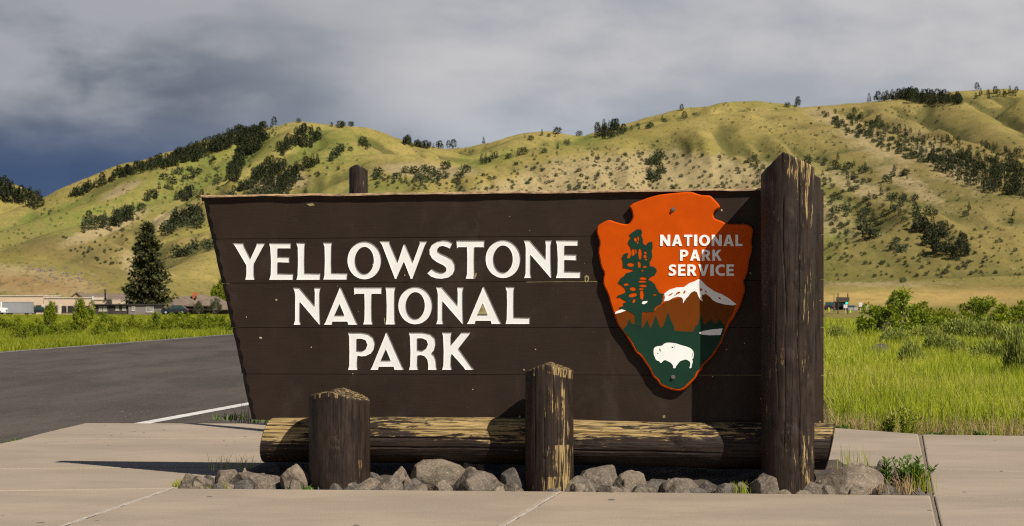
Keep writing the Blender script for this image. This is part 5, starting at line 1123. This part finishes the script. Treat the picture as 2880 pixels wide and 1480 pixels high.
# --- closed woods: each reads as one dark mass
WOODS = [
  ('dark conifer wood along the crest of the peaked hill', [(190, 552), (330, 493), (480, 442), (600, 396), (700, 362), (790, 352), (745, 372), (720, 392), (690, 410), (640, 425), (600, 432), (560, 455), (440, 482), (330, 505), (210, 562)], 420, 24),
  ('broad dark wood below the summit of the peaked hill', [(905, 352), (918, 366), (880, 420), (835, 452), (800, 478), (770, 505), (715, 520), (706, 500), (770, 440), (800, 395), (850, 368)], 240, 26),
  ('narrow tongue of conifers running down the peaked hill', [(740, 382), (770, 372), (735, 420), (712, 440), (660, 520), (640, 530), (640, 500), (664, 440), (690, 405)], 105, 26),
  ('conifer wood on the distant hill at the picture edge', [(-80, 500), (0, 512), (60, 545), (125, 572), (110, 590), (40, 575), (-80, 560)], 130, 30),
  ('long dark conifer belt along the far crest', [(2236, 300), (2300, 291), (2400, 286), (2500, 279), (2580, 268), (2580, 280), (2450, 288), (2330, 292), (2240, 303)], 170, 26),
  ('second conifer belt on the broad crest', [(2545, 284), (2620, 272), (2700, 280), (2720, 296), (2640, 296), (2560, 292)], 110, 24),
  ('dense dark wood filling the lower valley side', [(2590, 450), (2700, 440), (2880, 480), (2980, 520), (2980, 600), (2880, 560), (2780, 548), (2700, 520), (2620, 480)], 260, 28),
  ('trees scattered thickly over the rocky valley side', [(2300, 310), (2400, 316), (2480, 345), (2600, 380), (2720, 400), (2880, 430), (2980, 460), (2900, 480), (2700, 470), (2560, 440), (2440, 400), (2330, 350)], 240, 17),
  ('row of conifers on the skyline saddle', [(1140, 396), (1200, 402), (1285, 414), (1280, 420), (1200, 420), (1135, 412)], 60, 22),
  ('clump of conifers around the rocky knob', [(760, 505), (810, 500), (850, 470), (915, 452), (905, 462), (850, 490), (820, 545), (780, 552), (745, 520)], 70, 28),
]
def joined(name, spots, kinds, label):
    """many far trees as one mesh"""
    Vs = []; Fs = []; k = 0; r_ = np.random.default_rng(len(spots))
    for (p, h) in spots:
        me = TRM[kinds[r_.integers(len(kinds))]][r_.integers(3)]; n = len(me.vertices); v = np.empty(n * 3, np.float32); me.vertices.foreach_get('co', v); v = v.reshape(-1, 3)
        a = r_.uniform(0, 6.28); c, s = math.cos(a), math.sin(a); w = h * r_.uniform(0.85, 1.15)
        v = np.stack([(v[:, 0] * c - v[:, 1] * s) * w, (v[:, 0] * s + v[:, 1] * c) * w, v[:, 2] * h], 1) + np.array(p)
        Vs.append(v); Fs.append(np.arange(n).reshape(-1, 4) + k); k += n
    o = mobj(name, mesh(name, np.concatenate(Vs), np.concatenate(Fs), M['conifer'] if 'shrub' not in name else M['juniper'])); tag(o, label, None, None, 'stuff'); return o
r_ = np.random.default_rng(99)
for lab, poly, n, hpx in WOODS:
    sp = []
    for px, py in poly_samples(poly, n, r_):
        p = on_terrain(px, py)
        if p is not None and float(fbm(np.array([p.x / 35.0]), np.array([p.y / 60.0]), 2, 91)[0]) > -0.46: sp.append((tuple(p), hpx * r_.uniform(0.45, 1.25) / F * p.y))
    if sp: joined('conifer_wood', sp, ['fir', 'pine', 'pine'], lab)
# --- single trees
def place(kind, px, py, hpx, label, group, i):
    p = on_terrain(px, py)
    if p is None: p = on_terrain(px, py + 5)
    if p is None: return
    h = hpx / F * p.y; o = empty('conifer_tree' if kind != 'juniper' else 'juniper_tree', p, random.uniform(0, 6.28)); o.scale = (h, h, h)
    mobj('crown', TRM[kind][i % 3], o); mobj('trunk', trunk_me, o); tag(o, label, 'tree', group)
single = [  # polygon or points, count, pixel height, kinds, label
  ([(220, 640), (250, 622), (330, 610), (400, 572), (440, 548), (450, 560), (400, 600), (340, 640), (240, 655)], 34, 34, ('fir', 'juniper', 'pine'), 'dark conifer in the gully row low on the peaked hill'),
  ([(495, 560), (540, 545), (568, 538), (568, 556), (520, 570), (495, 575)], 16, 34, ('fir', 'pine'), 'dark conifer in the cluster just above the board corner'),
  ([(450, 655), (500, 620), (576, 595), (580, 640), (520, 648), (460, 668)], 24, 40, ('pine', 'fir', 'juniper'), 'dark tree in the grove right of the spruce top'),
  ([(490, 720), (560, 690), (600, 690), (600, 705), (520, 726)], 10, 30, ('juniper',), 'round bushy tree on the slope beside the board edge'),
  ([(640, 540), (740, 515), (820, 560), (830, 596), (700, 590), (640, 575)], 30, 30, ('fir', 'juniper', 'pine'), 'dark tree on the rocky knob of the peaked hill'),
  ([(420, 500), (600, 470), (640, 520), (560, 540), (430, 560)], 16, 22, ('fir', 'juniper'), 'lone tree on the open mid-slope of the peaked hill'),
  ([(920, 440), (1010, 400), (1060, 415), (1000, 430), (930, 460)], 16, 24, ('fir', 'juniper'), 'small tree in the fold behind the rounded knoll'),
  ([(1010, 490), (1180, 470), (1310, 475), (1320, 510), (1180, 530), (1040, 520)], 30, 24, ('fir', 'juniper'), 'dark tree along the foot of the rounded knoll'),
  ([(1680, 362), (1740, 350), (1756, 380), (1700, 396), (1672, 388)], 34, 28, ('fir', 'pine'), 'conifer in the compact clump on the far ridge'),
  ([(1470, 385), (1600, 372), (1760, 362), (1900, 330), (1940, 330), (1800, 372), (1600, 390), (1480, 400)], 16, 18, ('fir', 'juniper'), 'tiny tree dotted along the far ridge'),
  ([(1310, 452), (1420, 440), (1530, 425), (1590, 405), (1600, 412), (1500, 440), (1340, 470)], 14, 22, ('fir', 'juniper'), 'small tree above the crest of the broad hill'),
  ([(1838, 435), (1862, 440), (1868, 500), (1850, 530), (1830, 520), (1820, 470)], 26, 24, ('juniper', 'fir'), 'dark shrubby tree in the ravine above the arrowhead'),
  ([(2590, 640), (2640, 650), (2720, 700), (2728, 725), (2660, 735), (2610, 700), (2570, 650)], 40, 46, ('fir', 'pine', 'fir'), 'dark conifer in the clump on the lower hillside beyond the meadow'),
  ([(2330, 560), (2500, 540), (2700, 590), (2860, 600), (2880, 640), (2700, 640), (2500, 610), (2340, 600)], 26, 24, ('juniper', 'fir'), 'scattered tree across the furrowed lower hillside'),
  ([(2130, 470), (2320, 440), (2480, 470), (2580, 500), (2540, 530), (2330, 500), (2150, 500)], 34, 22, ('juniper', 'fir'), 'tree on the slope above the tallest post'),
  ([(2420, 640), (2480, 655), (2560, 690), (2540, 720), (2420, 690)], 6, 34, ('juniper',), 'round tree low on the hillside right of the board'),
  ([(2730, 255), (2860, 252), (2880, 270), (2740, 285)], 14, 22, ('fir', 'pine'), 'small conifer on the highest crest'),
  ([(925, 352), (1000, 356), (990, 362), (930, 360)], 7, 20, ('pine', 'juniper'), 'tree on the summit ridge of the peaked hill'),
]
cnt = 0
for poly, n, hpx, kinds, lab in single:
    for q_, (px, py) in enumerate(sorted(poly_samples(poly, n, r_))):
        place(kinds[cnt % len(kinds)], px, py, hpx * r_.uniform(0.6, 1.15), (nth(q_) + ' from the left, ' + lab) if n <= 16 else lab, 'single trees on the hills', cnt); cnt += 1
for px, py, h, k, lab in [(2035, 283, 14, 'fir', 'lone fir on the far round summit'), (2660, 770, 16, 'juniper', 'low round shrub on the near rise'), (540, 505, 34, 'fir', 'lone pointed fir on the open slope of the peaked hill'), (1917, 312, 20, 'pine', 'pair-forming pine on the ridge shoulder'),
                          (1925, 338, 26, 'pine', 'bushy pine just below the ridge shoulder'), (2215, 302, 16, 'juniper', 'rounded shrub where the two crests meet'), (1360, 405, 20, 'fir', 'lone fir at the low point of the skyline'), (1567, 377, 22, 'juniper', 'wind-shaped tree on the small skyline knob'), (840, 340, 14, 'juniper', 'pale bare tree on the very summit of the peaked hill'), (2540, 795, 18, 'juniper', 'dark shrub at the foot of the rise')]:
    place(k, px, py, h, lab, 'single trees on the hills', cnt); cnt += 1
# --- brush dots
sp = []
for poly, n, h0, h1 in [([(1400, 470), (1560, 440), (1800, 430), (2050, 440), (2140, 470), (2140, 540), (1250, 545)], 190, 5, 12), ([(2080, 440), (2330, 450), (2560, 560), (2700, 640), (2500, 640), (2330, 700), (2330, 560), (2120, 520)], 190, 6, 16),
                        ([(2300, 320), (2460, 340), (2650, 420), (2900, 480), (2700, 500), (2500, 430), (2330, 350)], 220, 7, 15), ([(200, 640), (420, 560), (570, 520), (900, 520), (880, 560), (560, 660), (250, 690)], 120, 5, 13), ([(140, 660), (330, 690), (420, 750), (330, 760), (200, 720)], 40, 4, 9),
                        ([(1000, 490), (1300, 490), (1350, 530), (1000, 540)], 60, 6, 12), ([(2330, 640), (2880, 640), (2880, 780), (2330, 790)], 170, 5, 12), ([(580, 440), (760, 470), (900, 450), (980, 480), (800, 520), (600, 520)], 70, 5, 11)]:
    for px, py in poly_samples(poly, n, r_):
        p = on_terrain(px, py)
        if p is not None: sp.append((tuple(p), r_.uniform(h0, h1) / F * p.y))
joined('hillside_shrubs', sp, ['juniper'], 'dark low shrubs dotted over the hillsides')
TRM['scrub'] = []                                                  # finer sagebrush spread over all the slopes
for s in (21, 22, 23):
    q_ = np.random.default_rng(s); d_ = q_.normal(size=(22, 3)); d_ /= np.linalg.norm(d_, axis=1)[:, None]
    TRM['scrub'].append(leaves(d_ * 0.3 + np.array([0, 0, 0.35]), np.full(22, 0.5), d_ + np.array([0, 0, 0.3]), M['juniper'], 'crown', q_, 0.9))
sp = []
while len(sp) < 1900:
    px, py = r_.uniform(-40, 2920), r_.uniform(290, 800); p = on_terrain(px, py)
    if p is None or p.y > 2100: continue
    if float(fbm(np.array([p.x / 50.0]), np.array([p.y / 90.0]), 3, 93)[0]) < r_.uniform(-0.05, 0.6): continue
    sp.append((tuple(p), r_.uniform(2.2, 6.0) / F * p.y))
joined('scrub_shrubs', sp, ['scrub'], 'fine sagebrush scrub speckling the grassy slopes')
sp = []
for px, py in poly_samples([(60, 745), (200, 750), (280, 780), (310, 810), (220, 815), (100, 790)], 90, r_):
    p = on_terrain(px, py)
    if p is not None: sp.append((p, r_.uniform(2.5, 8) / F * p.y))
IV3, IF3 = ico(2); Vs = []; Fs = []; k = 0
for p, h in sp:
    v = IV3 * (1 + 0.25 * fbm(IV3[:, 0] * 2 + k, IV3[:, 1] * 2 + IV3[:, 2], 2, 3))[:, None] * np.array([h * 0.8, h * 0.7, h * 0.6]); Vs.append(v + np.array(p)); Fs.append(IF3 + k); k += len(v)
tag(mobj('hillside_boulders', mesh('hillside_boulders', np.concatenate(Vs), np.concatenate(Fs), M['rock2'])), 'pale boulders strewn over the near rounded hill', None, None, 'stuff')

# ------------------------------------------------------------------ buildings across the road
M['stucco'] = plain('cream_stucco', (0.52, 0.40, 0.29), (0.46, 0.35, 0.25), 0.6, 0.9); M['trim'] = plain('pale_trim', (0.55, 0.49, 0.38), None, 2, 0.8)
M['darkwood'] = plain('dark_brown_siding', (0.035, 0.026, 0.021), (0.05, 0.037, 0.03), 3, 0.85, stretch=(0.3, 0.3, 8)); M['greysiding'] = plain('grey_siding', (0.15, 0.13, 0.125), (0.18, 0.155, 0.145), 2, 0.85, stretch=(0.3, 0.3, 6))
M['shingle'] = plain('weathered_shingles', (0.185, 0.138, 0.095), (0.11, 0.082, 0.06), 1.2, 0.95, bump=0.6, stretch=(1, 1, 3)); M['pane'] = plain('dark_window_glass', (0.02, 0.026, 0.03), None, 2, 0.12)
M['tealpane'] = plain('curtained_glass', (0.28, 0.31, 0.28), (0.10, 0.13, 0.13), 2, 0.2); M['roofedge'] = plain('dark_roof_edge', (0.03, 0.026, 0.024), None, 3, 0.9); M['brick'] = plain('red_brick', (0.42, 0.11, 0.045), None, 6, 0.9)
M['whitepipe'] = plain('white_pipe', (0.6, 0.6, 0.6), None, 3, 0.6); M['gable'] = plain('tan_gable', (0.42, 0.29, 0.14), None, 2, 0.9)
def px_rect(o, x0, x1, y0, y1, d, d0=None):
    """local box limits for a pixel rectangle at distance d, relative to the Empty o"""
    a, c = P(x0, y1, d), P(x1, y0, d); L = o.location; return a.x - L.x, c.x - L.x, a.z - L.z, c.z - L.z
def bpart(o, name, rect, d, depth, mat, front=0.0, parent=None, bevel=0.0):
    x0, x1, z0, z1 = px_rect(o, *rect, d); y = d - o.location.y
    return MB().box(x0, x1, y - front, y + depth, z0, z1).build(name, mat, parent or o, bevel=bevel)
def window(o, rect, d, nx, ny, glass, frame='trim', sill=True):
    """recess-framed window with mullions: part window > pane, frame"""
    x0, x1, z0, z1 = px_rect(o, *rect, d); y = d - o.location.y; mb = MB(); t = 0.05
    for i in range(nx + 1): xx = x0 + (x1 - x0) * i / nx; mb.box(xx - t / 2, xx + t / 2, y - 0.05, y - 0.01, z0, z1)
    for j in range(ny + 1): zz = z0 + (z1 - z0) * j / ny; mb.box(x0 - t / 2, x1 + t / 2, y - 0.055, y - 0.012, zz - t / 2, zz + t / 2)
    if sill: mb.box(x0 - 0.1, x1 + 0.1, y - 0.12, y - 0.008, z0 - 0.12, z0 - 0.03)
    w = mb.build('window', M[frame], o)
    MB().box(x0, x1, y - 0.02, y - 0.004, z0, z1).build('pane', M[glass], w)
gB = 'park buildings across the road'
D1 = 352.0
o = empty('long_building', (P(150, 885, D1).x, D1, float(base_z(D1)))); tag(o, 'long cream flat-roofed building with stepped parapet and dark windows', 'building', gB)
bpart(o, 'wall', (-160, 121.5, 833, 892), D1, 14, M['stucco']); bpart(o, 'parapet', (-160, 122.5, 830.5, 833), D1, 14, M['trim'], 0.15)
bpart(o, 'wall', (122.5, 257, 839, 892), D1, 12, M['stucco']); bpart(o, 'parapet', (126, 257, 836.5, 839), D1, 12, M['trim'], 0.15)
bpart(o, 'wall', (258, 302, 844, 892), D1, 12, M['stucco']); bpart(o, 'parapet', (257, 302.5, 842.5, 844), D1, 12, M['trim'], 0.15)
for r in [(87, 97, 859, 873, 2, 3), (101, 115, 859, 873, 3, 3), (128, 146, 860, 876, 3, 3), (150, 161, 860, 876, 2, 3), (174, 187, 861, 878, 3, 4), (191, 206, 861, 878, 3, 4), (218, 232, 861, 877, 3, 4), (236, 252, 861, 877, 3, 4)]: window(o, r[:4], D1, r[4], r[5], 'pane', 'darkwood')
for x in (121, 168, 213): bpart(o, 'pilaster', (x - 4, x + 4, 856, 892), D1, 0.2, M['trim'], 0.12)
bpart(o, 'vent_pipe', (259, 263, 833, 848), D1, 0.3, M['whitepipe'], 0.2)
x0 = P(286, 842, D1); mb = MB(); c = Vector((x0.x - o.location.x, 6, 0)); zt = P(286, 814, D1).z - o.location.z; zb = P(286, 845, D1).z - o.location.z
mb.tube((c.x, 3, zb), (c.x, 3, zt), 0.13, 0.12, 10); mb.tube((c.x, 3, zt - 0.2), (c.x, 3, zt), 0.19, 0.19, 10); mb.tube((c.x, 3, zb), (c.x, 3, zb + 0.4), 0.4, 0.18, 10); mb.build('chimney_pipe', M['roofedge'], o)
def hip_roof(name, o, x0, x1, ridge0, ridge1, ye, yr, d, depth, mat, parent=None, over=0.0):
    L = o.location; a, b_ = P(x0, ye, d), P(x1, ye, d); r0, r1 = P(ridge0, yr, d), P(ridge1, yr, d); y = d - L.y
    v = [(a.x - L.x, y - over, a.z - L.z), (b_.x - L.x, y - over, b_.z - L.z), (b_.x - L.x, y + depth, b_.z - L.z), (a.x - L.x, y + depth, a.z - L.z), (r0.x - L.x, y + depth / 2, r0.z - L.z), (r1.x - L.x, y + depth / 2, r1.z - L.z)]
    v += [(q[0], q[1], q[2] - 0.22) for q in v[:4]]
    mb = MB().add(v, [(0, 1, 5, 4), (1, 2, 5), (2, 3, 4, 5), (3, 0, 4), (0, 6, 7, 1), (1, 7, 8, 2), (2, 8, 9, 3), (3, 9, 6, 0), (9, 8, 7, 6)]); return mb.build(name, mat, parent or o)
D2 = 385.0
o = empty('gabled_house', (P(280, 880, D2).x, D2, float(base_z(D2)))); tag(o, 'house with weathered shingle roof and tan gable behind the cream building', 'house', gB)
bpart(o, 'wall', (205, 352, 848, 885), D2, 9, M['gable']); hip_roof('roof', o, 198, 365, 226, 345, 849, 825, D2, 10, M['shingle'], over=0.5)
a, c, e = P(199, 837.5, D2 - 1), P(216, 825, D2 - 1), P(232, 837.5, D2 - 1); L = o.location
g = MB().prism([(a.x - L.x, a.z - L.z - 1), (e.x - L.x, e.z - L.z - 1), (e.x - L.x, e.z - L.z), (c.x - L.x, c.z - L.z), (a.x - L.x, a.z - L.z)], 1, -1.0, 3.0).build('gable', M['gable'], o)
for s, q in ((-1, a), (1, e)):
    p0, p1 = Vector((q.x - L.x + s * 0.25, -1.25, q.z - L.z - 0.2)), Vector((c.x - L.x, -1.25, c.z - L.z + 0.08)); MB().prism([(p0.x, p0.z), (p1.x, p1.z), (p1.x, p1.z + 0.22), (p0.x, p0.z + 0.22)], 1, -1.3, 3.0).build('barge_board', M['shingle'], o)
D3 = 335.0
o = empty('dark_cabin', (P(315, 885, D3).x, D3, float(base_z(D3)))); tag(o, 'low dark brown flat-roofed cabin with small pale-framed windows', 'cabin', gB)
bpart(o, 'wall', (264, 361, 858, 893), D3, 8, M['darkwood']); bpart(o, 'roof', (262, 440, 855.5, 858.5), D3, 8.5, M['roofedge'], 0.5)
for r in [(279, 287, 862, 874), (291, 300, 862, 874), (326, 334, 861, 872), (345, 353, 861, 872)]: window(o, r, D3, 1, 2, 'tealpane')
bpart(o, 'door', (308, 318, 862, 886), D3, 0.1, M['roofedge'], 0.05)
bpart(o, 'wing', (362, 433, 859, 893), D3, 7.5, M['greysiding'], 0.25)['label'] = 'grey-sided wing of the cabin'
for r in [(371, 379.5, 863, 873), (411, 420, 863.5, 877), (423, 432, 863.5, 877)]: window(o, r, D3 - 0.25, 1, 2, 'tealpane')
o2 = empty('pale_shed', (P(362, 880, 365).x, 365, float(base_z(365)))); tag(o2, 'pale shed with low ragged gable showing above the cabin roof', 'shed', gB)
L = o2.location; q = [P(*k, 365) for k in [(334, 890), (395, 890), (394, 853), (380, 847), (367, 844.5), (352, 847), (338, 853)]]
MB().prism([(k.x - L.x, k.z - L.z) for k in q], 1, 0, 6).build('wall', M['stucco'], o2); q = [P(*k, 365) for k in [(336, 853.5), (352, 846.5), (367, 843.8), (380, 846.3), (397, 853.5), (397, 855), (334, 855)]]
MB().prism([(k.x - L.x, k.z - L.z) for k in q], 1, -0.2, 6.2).build('roof', M['trim'], o2)
D4 = 350.0
o = empty('lodge', (P(530, 885, D4).x, D4, float(base_z(D4)))); tag(o, 'lodge with broad weathered hip roof and orange brick chimney', 'house', gB)
bpart(o, 'wall', (461, 640, 868, 893), D4, 9, M['darkwood'])
rf = hip_roof('roof', o, 452, 648, 484, 592, 868.5, 833, D4, 13, M['shingle'], over=1.2)
rf2 = hip_roof('roof', o, 500, 606, 534, 572, 858, 829.5, D4 - 1.5, 8, M['shingle'], over=0.2)
bpart(o, 'chimney', (540, 548.5, 823, 840), D4, 0.6, M['brick'], -3.2, rf); bpart(o, 'vent_pipe', (548.7, 549.9, 833, 848), D4, 0.1, M['roofedge'], -1.5, rf)
for x in (470, 505, 560, 600): bpart(o, 'porch_post', (x - 1.2, x + 1.2, 868, 893), D4, 0.2, M['darkwood'], 1.0)
# --- vehicles
M['carwhite'] = plain('white_car_paint', (0.72, 0.73, 0.75), (0.68, 0.69, 0.71), 2, 0.3); M['cardark'] = plain('dark_car_paint', (0.018, 0.022, 0.032), None, 2, 0.25); M['carglass'] = plain('car_glass', (0.03, 0.06, 0.055), None, 2, 0.1)
M['tyre'] = plain('tyre_rubber', (0.015, 0.015, 0.015), None, 5, 0.9); M['carsilver'] = plain('silver_car_paint', (0.45, 0.45, 0.46), (0.4, 0.4, 0.41), 2, 0.3, 0.3); M['tail'] = plain('red_lamp', (0.55, 0.03, 0.03), None, 4, 0.3); M['lamp'] = plain('clear_lamp', (0.6, 0.6, 0.58), None, 4, 0.15)
M['alu'] = plain('trailer_panels', (0.30, 0.315, 0.33), (0.26, 0.27, 0.285), 0.8, 0.5, 0.2, stretch=(1, 1, 0.2)); M['carred'] = plain('red_paint', (0.42, 0.035, 0.03), None, 3, 0.4)
def car(name, loc, rz, length, width, height, body, label, hood=0.28, trunk=0.1):
    o = empty(name, loc, rz); l = length; h = height; zb = 0.28
    prof = [(-l / 2, zb), (l / 2, zb), (l / 2, h * 0.48), (l / 2 - 0.12, h * 0.56), (l / 2 - l * hood, h * 0.62), (-l / 2 + l * trunk, h * 0.64), (-l / 2, h * 0.60)]
    MB().prism(prof, 1, -width / 2, width / 2).build('body', M[body], o, bevel=0.06)
    cab = [(l / 2 - l * hood - 0.02, h * 0.60), (l / 2 - l * hood - 0.75, h * 0.97), (-l / 2 + l * trunk + 0.5, h), (-l / 2 + l * trunk * 0.4 + 0.05, h * 0.61)]
    MB().prism(cab, 1, -width / 2 + 0.10, width / 2 - 0.10).build('window', M['carglass'], o, bevel=0.05)
    MB().prism([(cab[1][0] - 0.05, h * 0.955), (cab[1][0] - 0.12, h * 1.01), (cab[2][0] + 0.05, h * 1.02), (cab[2][0] - 0.05, h * 0.96)], 1, -width / 2 + 0.12, width / 2 - 0.12).build('roof', M[body], o, bevel=0.02)
    for sx in (-1, 1):
        for sy in (-1, 1):
            cx_, cy_ = sx * l * 0.31, sy * (width / 2 - 0.11); w = MB().tube((cx_, cy_ - 0.11, 0.33), (cx_, cy_ + 0.11, 0.33), 0.33, n=18).build('wheel', M['tyre'], o); MB().tube((cx_, cy_ + sy * 0.10, 0.33), (cx_, cy_ + sy * 0.125, 0.33), 0.19, n=12).build('rim', M['carsilver'], w)
    for sy in (-1, 1):
        MB().box(l / 2 - 0.08, l / 2 + 0.02, sy * width * 0.36 - 0.16, sy * width * 0.36 + 0.16, h * 0.40, h * 0.48).build('headlight', M['lamp'], o); MB().box(-l / 2 - 0.02, -l / 2 + 0.08, sy * width * 0.38 - 0.12, sy * width * 0.38 + 0.12, h * 0.45, h * 0.58).build('tail_light', M['tail'], o)
    MB().box(l / 2 - 0.02, l / 2 + 0.03, -0.5, 0.5, h * 0.28, h * 0.38).build('grille', M['roofedge'], o); tag(o, label, 'car'); return o
def gz(x, d): return float(ter_z(x, d)) + 0.02
x = P(-2, 870, 325).x; car('pickup_truck', (x - 1.4, 325, CH - (884.5 - HOR) / F * 325), 0.0, 5.2, 1.9, 1.85, 'carwhite', 'white vehicle nose entering at the picture edge by the trailer')
x = P(118, 880, 345).x; car('parked_car', (x, 345, CH - (884 - HOR) / F * 345), 0.1, 4.5, 1.8, 1.3, 'cardark', 'dark car half hidden beneath the cream building windows')
x = P(492, 880, 338).x; car('parked_car', (x, 338, CH - (884 - HOR) / F * 338), math.pi, 4.5, 1.8, 1.5, 'cardark', 'dark blue-green car parked in front of the lodge')
o = empty('box_trailer', (P(45, 885, 334).x, 334, CH - (885 - HOR) / F * 334)); tag(o, 'long plain grey box trailer parked before the cream building', 'trailer')
bpart(o, 'box', (7, 85, 850.5, 881), 334, 2.5, M['alu'], bevel=0.04); bpart(o, 'roof_rail', (6.5, 85.5, 849.6, 851), 334, 2.55, M['alu'], 0.05); bpart(o, 'chassis', (9, 84, 881, 882.5), 333.5, 2.2, M['tyre'], -0.3); bpart(o, 'front_post', (2, 6, 849, 875), 334, 2.5, M['carwhite'])
for px in (22, 30, 74): c = P(px, 883, 334); MB().tube((c.x - o.location.x, 0.1, 0.35), (c.x - o.location.x, 0.4, 0.35), 0.42, n=16).build('wheel', M['tyre'], o)

# ------------------------------------------------------------------ entrance station
D5 = 372.0; zb5 = CH - (874 - HOR) / F * D5
o = empty('entrance_station', (P(2369, 874, D5).x, D5, zb5)); tag(o, 'dark brown entrance gate with two pointed posts and a small booth', 'entrance gate')
M['gatewood'] = M['darkwood']
for px in (2357, 2384.3):
    a, c = P(px, 890, D5), P(px, 822, D5); mb = MB().tube((a.x - o.location.x, 0, a.z - zb5), (a.x - o.location.x, 0, c.z - zb5 - 0.35), 0.11, 0.10, 8); mb.tube((a.x - o.location.x, 0, c.z - zb5 - 0.35), (a.x - o.location.x, 0, c.z - zb5), 0.10, 0.02, 8); mb.build('post', M['gatewood'], o)
bpart(o, 'sign_board', (2352, 2389, 836, 847.5), D5, 0.3, M['gatewood'], 0.12, bevel=0.05)
b_ = bpart(o, 'booth', (2356, 2384, 850, 872), D5, 3, M['gatewood'], -0.5); bpart(o, 'booth_roof', (2354, 2386, 848, 851), D5, 4, M['shingle'], -0.2)
bpart(o, 'booth_window', (2359, 2365.5, 852.5, 862), D5, 0.05, M['pane'], -0.47); bpart(o, 'booth_window', (2368, 2374, 852.5, 862), D5, 0.05, M['pane'], -0.47); bpart(o, 'counter', (2358, 2374, 865, 868.5), D5, 0.3, M['trim'], -0.3)
o = empty('traffic_signal', (P(2381, 874, 368).x, 368, zb5)); tag(o, 'green traffic signal lit on the entrance gate', 'traffic signal')
M['signal'] = plain('green_signal', (0.02, 0.5, 0.4), None, 3, 0.4, emit=(0.02, 0.85, 0.6, 1.1)); c = P(2380.7, 853, 368); MB().box(-0.22, 0.22, 0.02, 0.25, c.z - zb5 - 0.3, c.z - zb5 + 0.3).build('housing', M['roofedge'], o); MB().tube((0, 0.03, c.z - zb5), (0, -0.06, c.z - zb5), 0.19, n=14).build('lamp', M['signal'], o); MB().tube((0.1, 0.2, 0), (0.1, 0.2, c.z - zb5), 0.05, n=6).build('pole', M['roofedge'], o)
M['signwhite'] = plain('white_sign_face', (0.62, 0.58, 0.56), None, 3, 0.6); M['hivis'] = plain('hi_vis_yellow', (0.62, 0.62, 0.02), None, 3, 0.6); M['lime'] = plain('lime_plastic', (0.30, 0.75, 0.05), None, 3, 0.6); M['amber'] = plain('amber_sign', (0.45, 0.26, 0.03), None, 3, 0.6)
def sign_small(name, px, y0, y1, w, d, mat, label, ybase=874):
    a = P(px, ybase, d); o = empty(name, a); c0, c1 = P(px - w / 2, y1, d), P(px + w / 2, y0, d); MB().box(c0.x - a.x, c1.x - a.x, -0.05, 0.0, c0.z - a.z, c1.z - a.z).build('panel', M[mat], o, bevel=0.02); MB().tube((0, 0.03, -0.3), (0, 0.03, c1.z - a.z), 0.05, n=6).build('post', M['trim'], o); tag(o, label, 'sign')
sign_small('road_sign', 2378, 857, 867, 11, 366, 'signwhite', 'white sign on a pale post in front of the gate', 878)
sign_small('road_sign', 2420, 851, 863, 9, 372, 'signwhite', 'pale grey sign right of the silver car')
sign_small('road_sign', 2441, 857, 864, 7, 366, 'signwhite', 'small white sign at the edge of the big bush')
sign_small('road_sign', 2437.5, 848.5, 854, 8, 370, 'amber', 'amber sign above the small white sign by the bush')
car('car', (P(2398, 876, 470).x, 470, CH - (876 - HOR) / F * 470), R(70), 4.4, 1.8, 1.45, 'carsilver', 'silver car with red tail light beyond the gate')
car('truck', (P(2338, 872, 380).x, 380, CH - (873 - HOR) / F * 380), R(70), 4.6, 1.9, 1.55, 'cardark', 'dark truck with red trim left of the gate booth')
o = empty('marker_post', P(2331, 875, 362)); MB().tube((0, 0, -0.1), (0, 0, 0.62), 0.12, 0.10, 8).build('body', M['hivis'], o); MB().tube((0, 0, 0.62), (0, 0, 0.68), 0.10, 0.04, 8).build('cap', M['hivis'], o); tag(o, 'yellow marker by the red truck', 'marker')
o = empty('traffic_cone', P(2391.5, 879, 358)); MB().tube((0, 0, 0.03), (0, 0, 0.52), 0.14, 0.04, 10).build('cone', M['lime'], o); MB().box(-0.18, 0.18, -0.18, 0.18, 0, 0.04).build('base', M['lime'], o); tag(o, 'lime green cone beside the silver car', 'cone')
o = empty('pole', P(2345.5, 876, 372)); MB().tube((0, 0, -0.2), (0, 0, (876 - 826) / F * 372), 0.07, 0.05, 6).build('shaft', M['gatewood'], o); tag(o, 'thin dark pole left of the gate', 'pole')
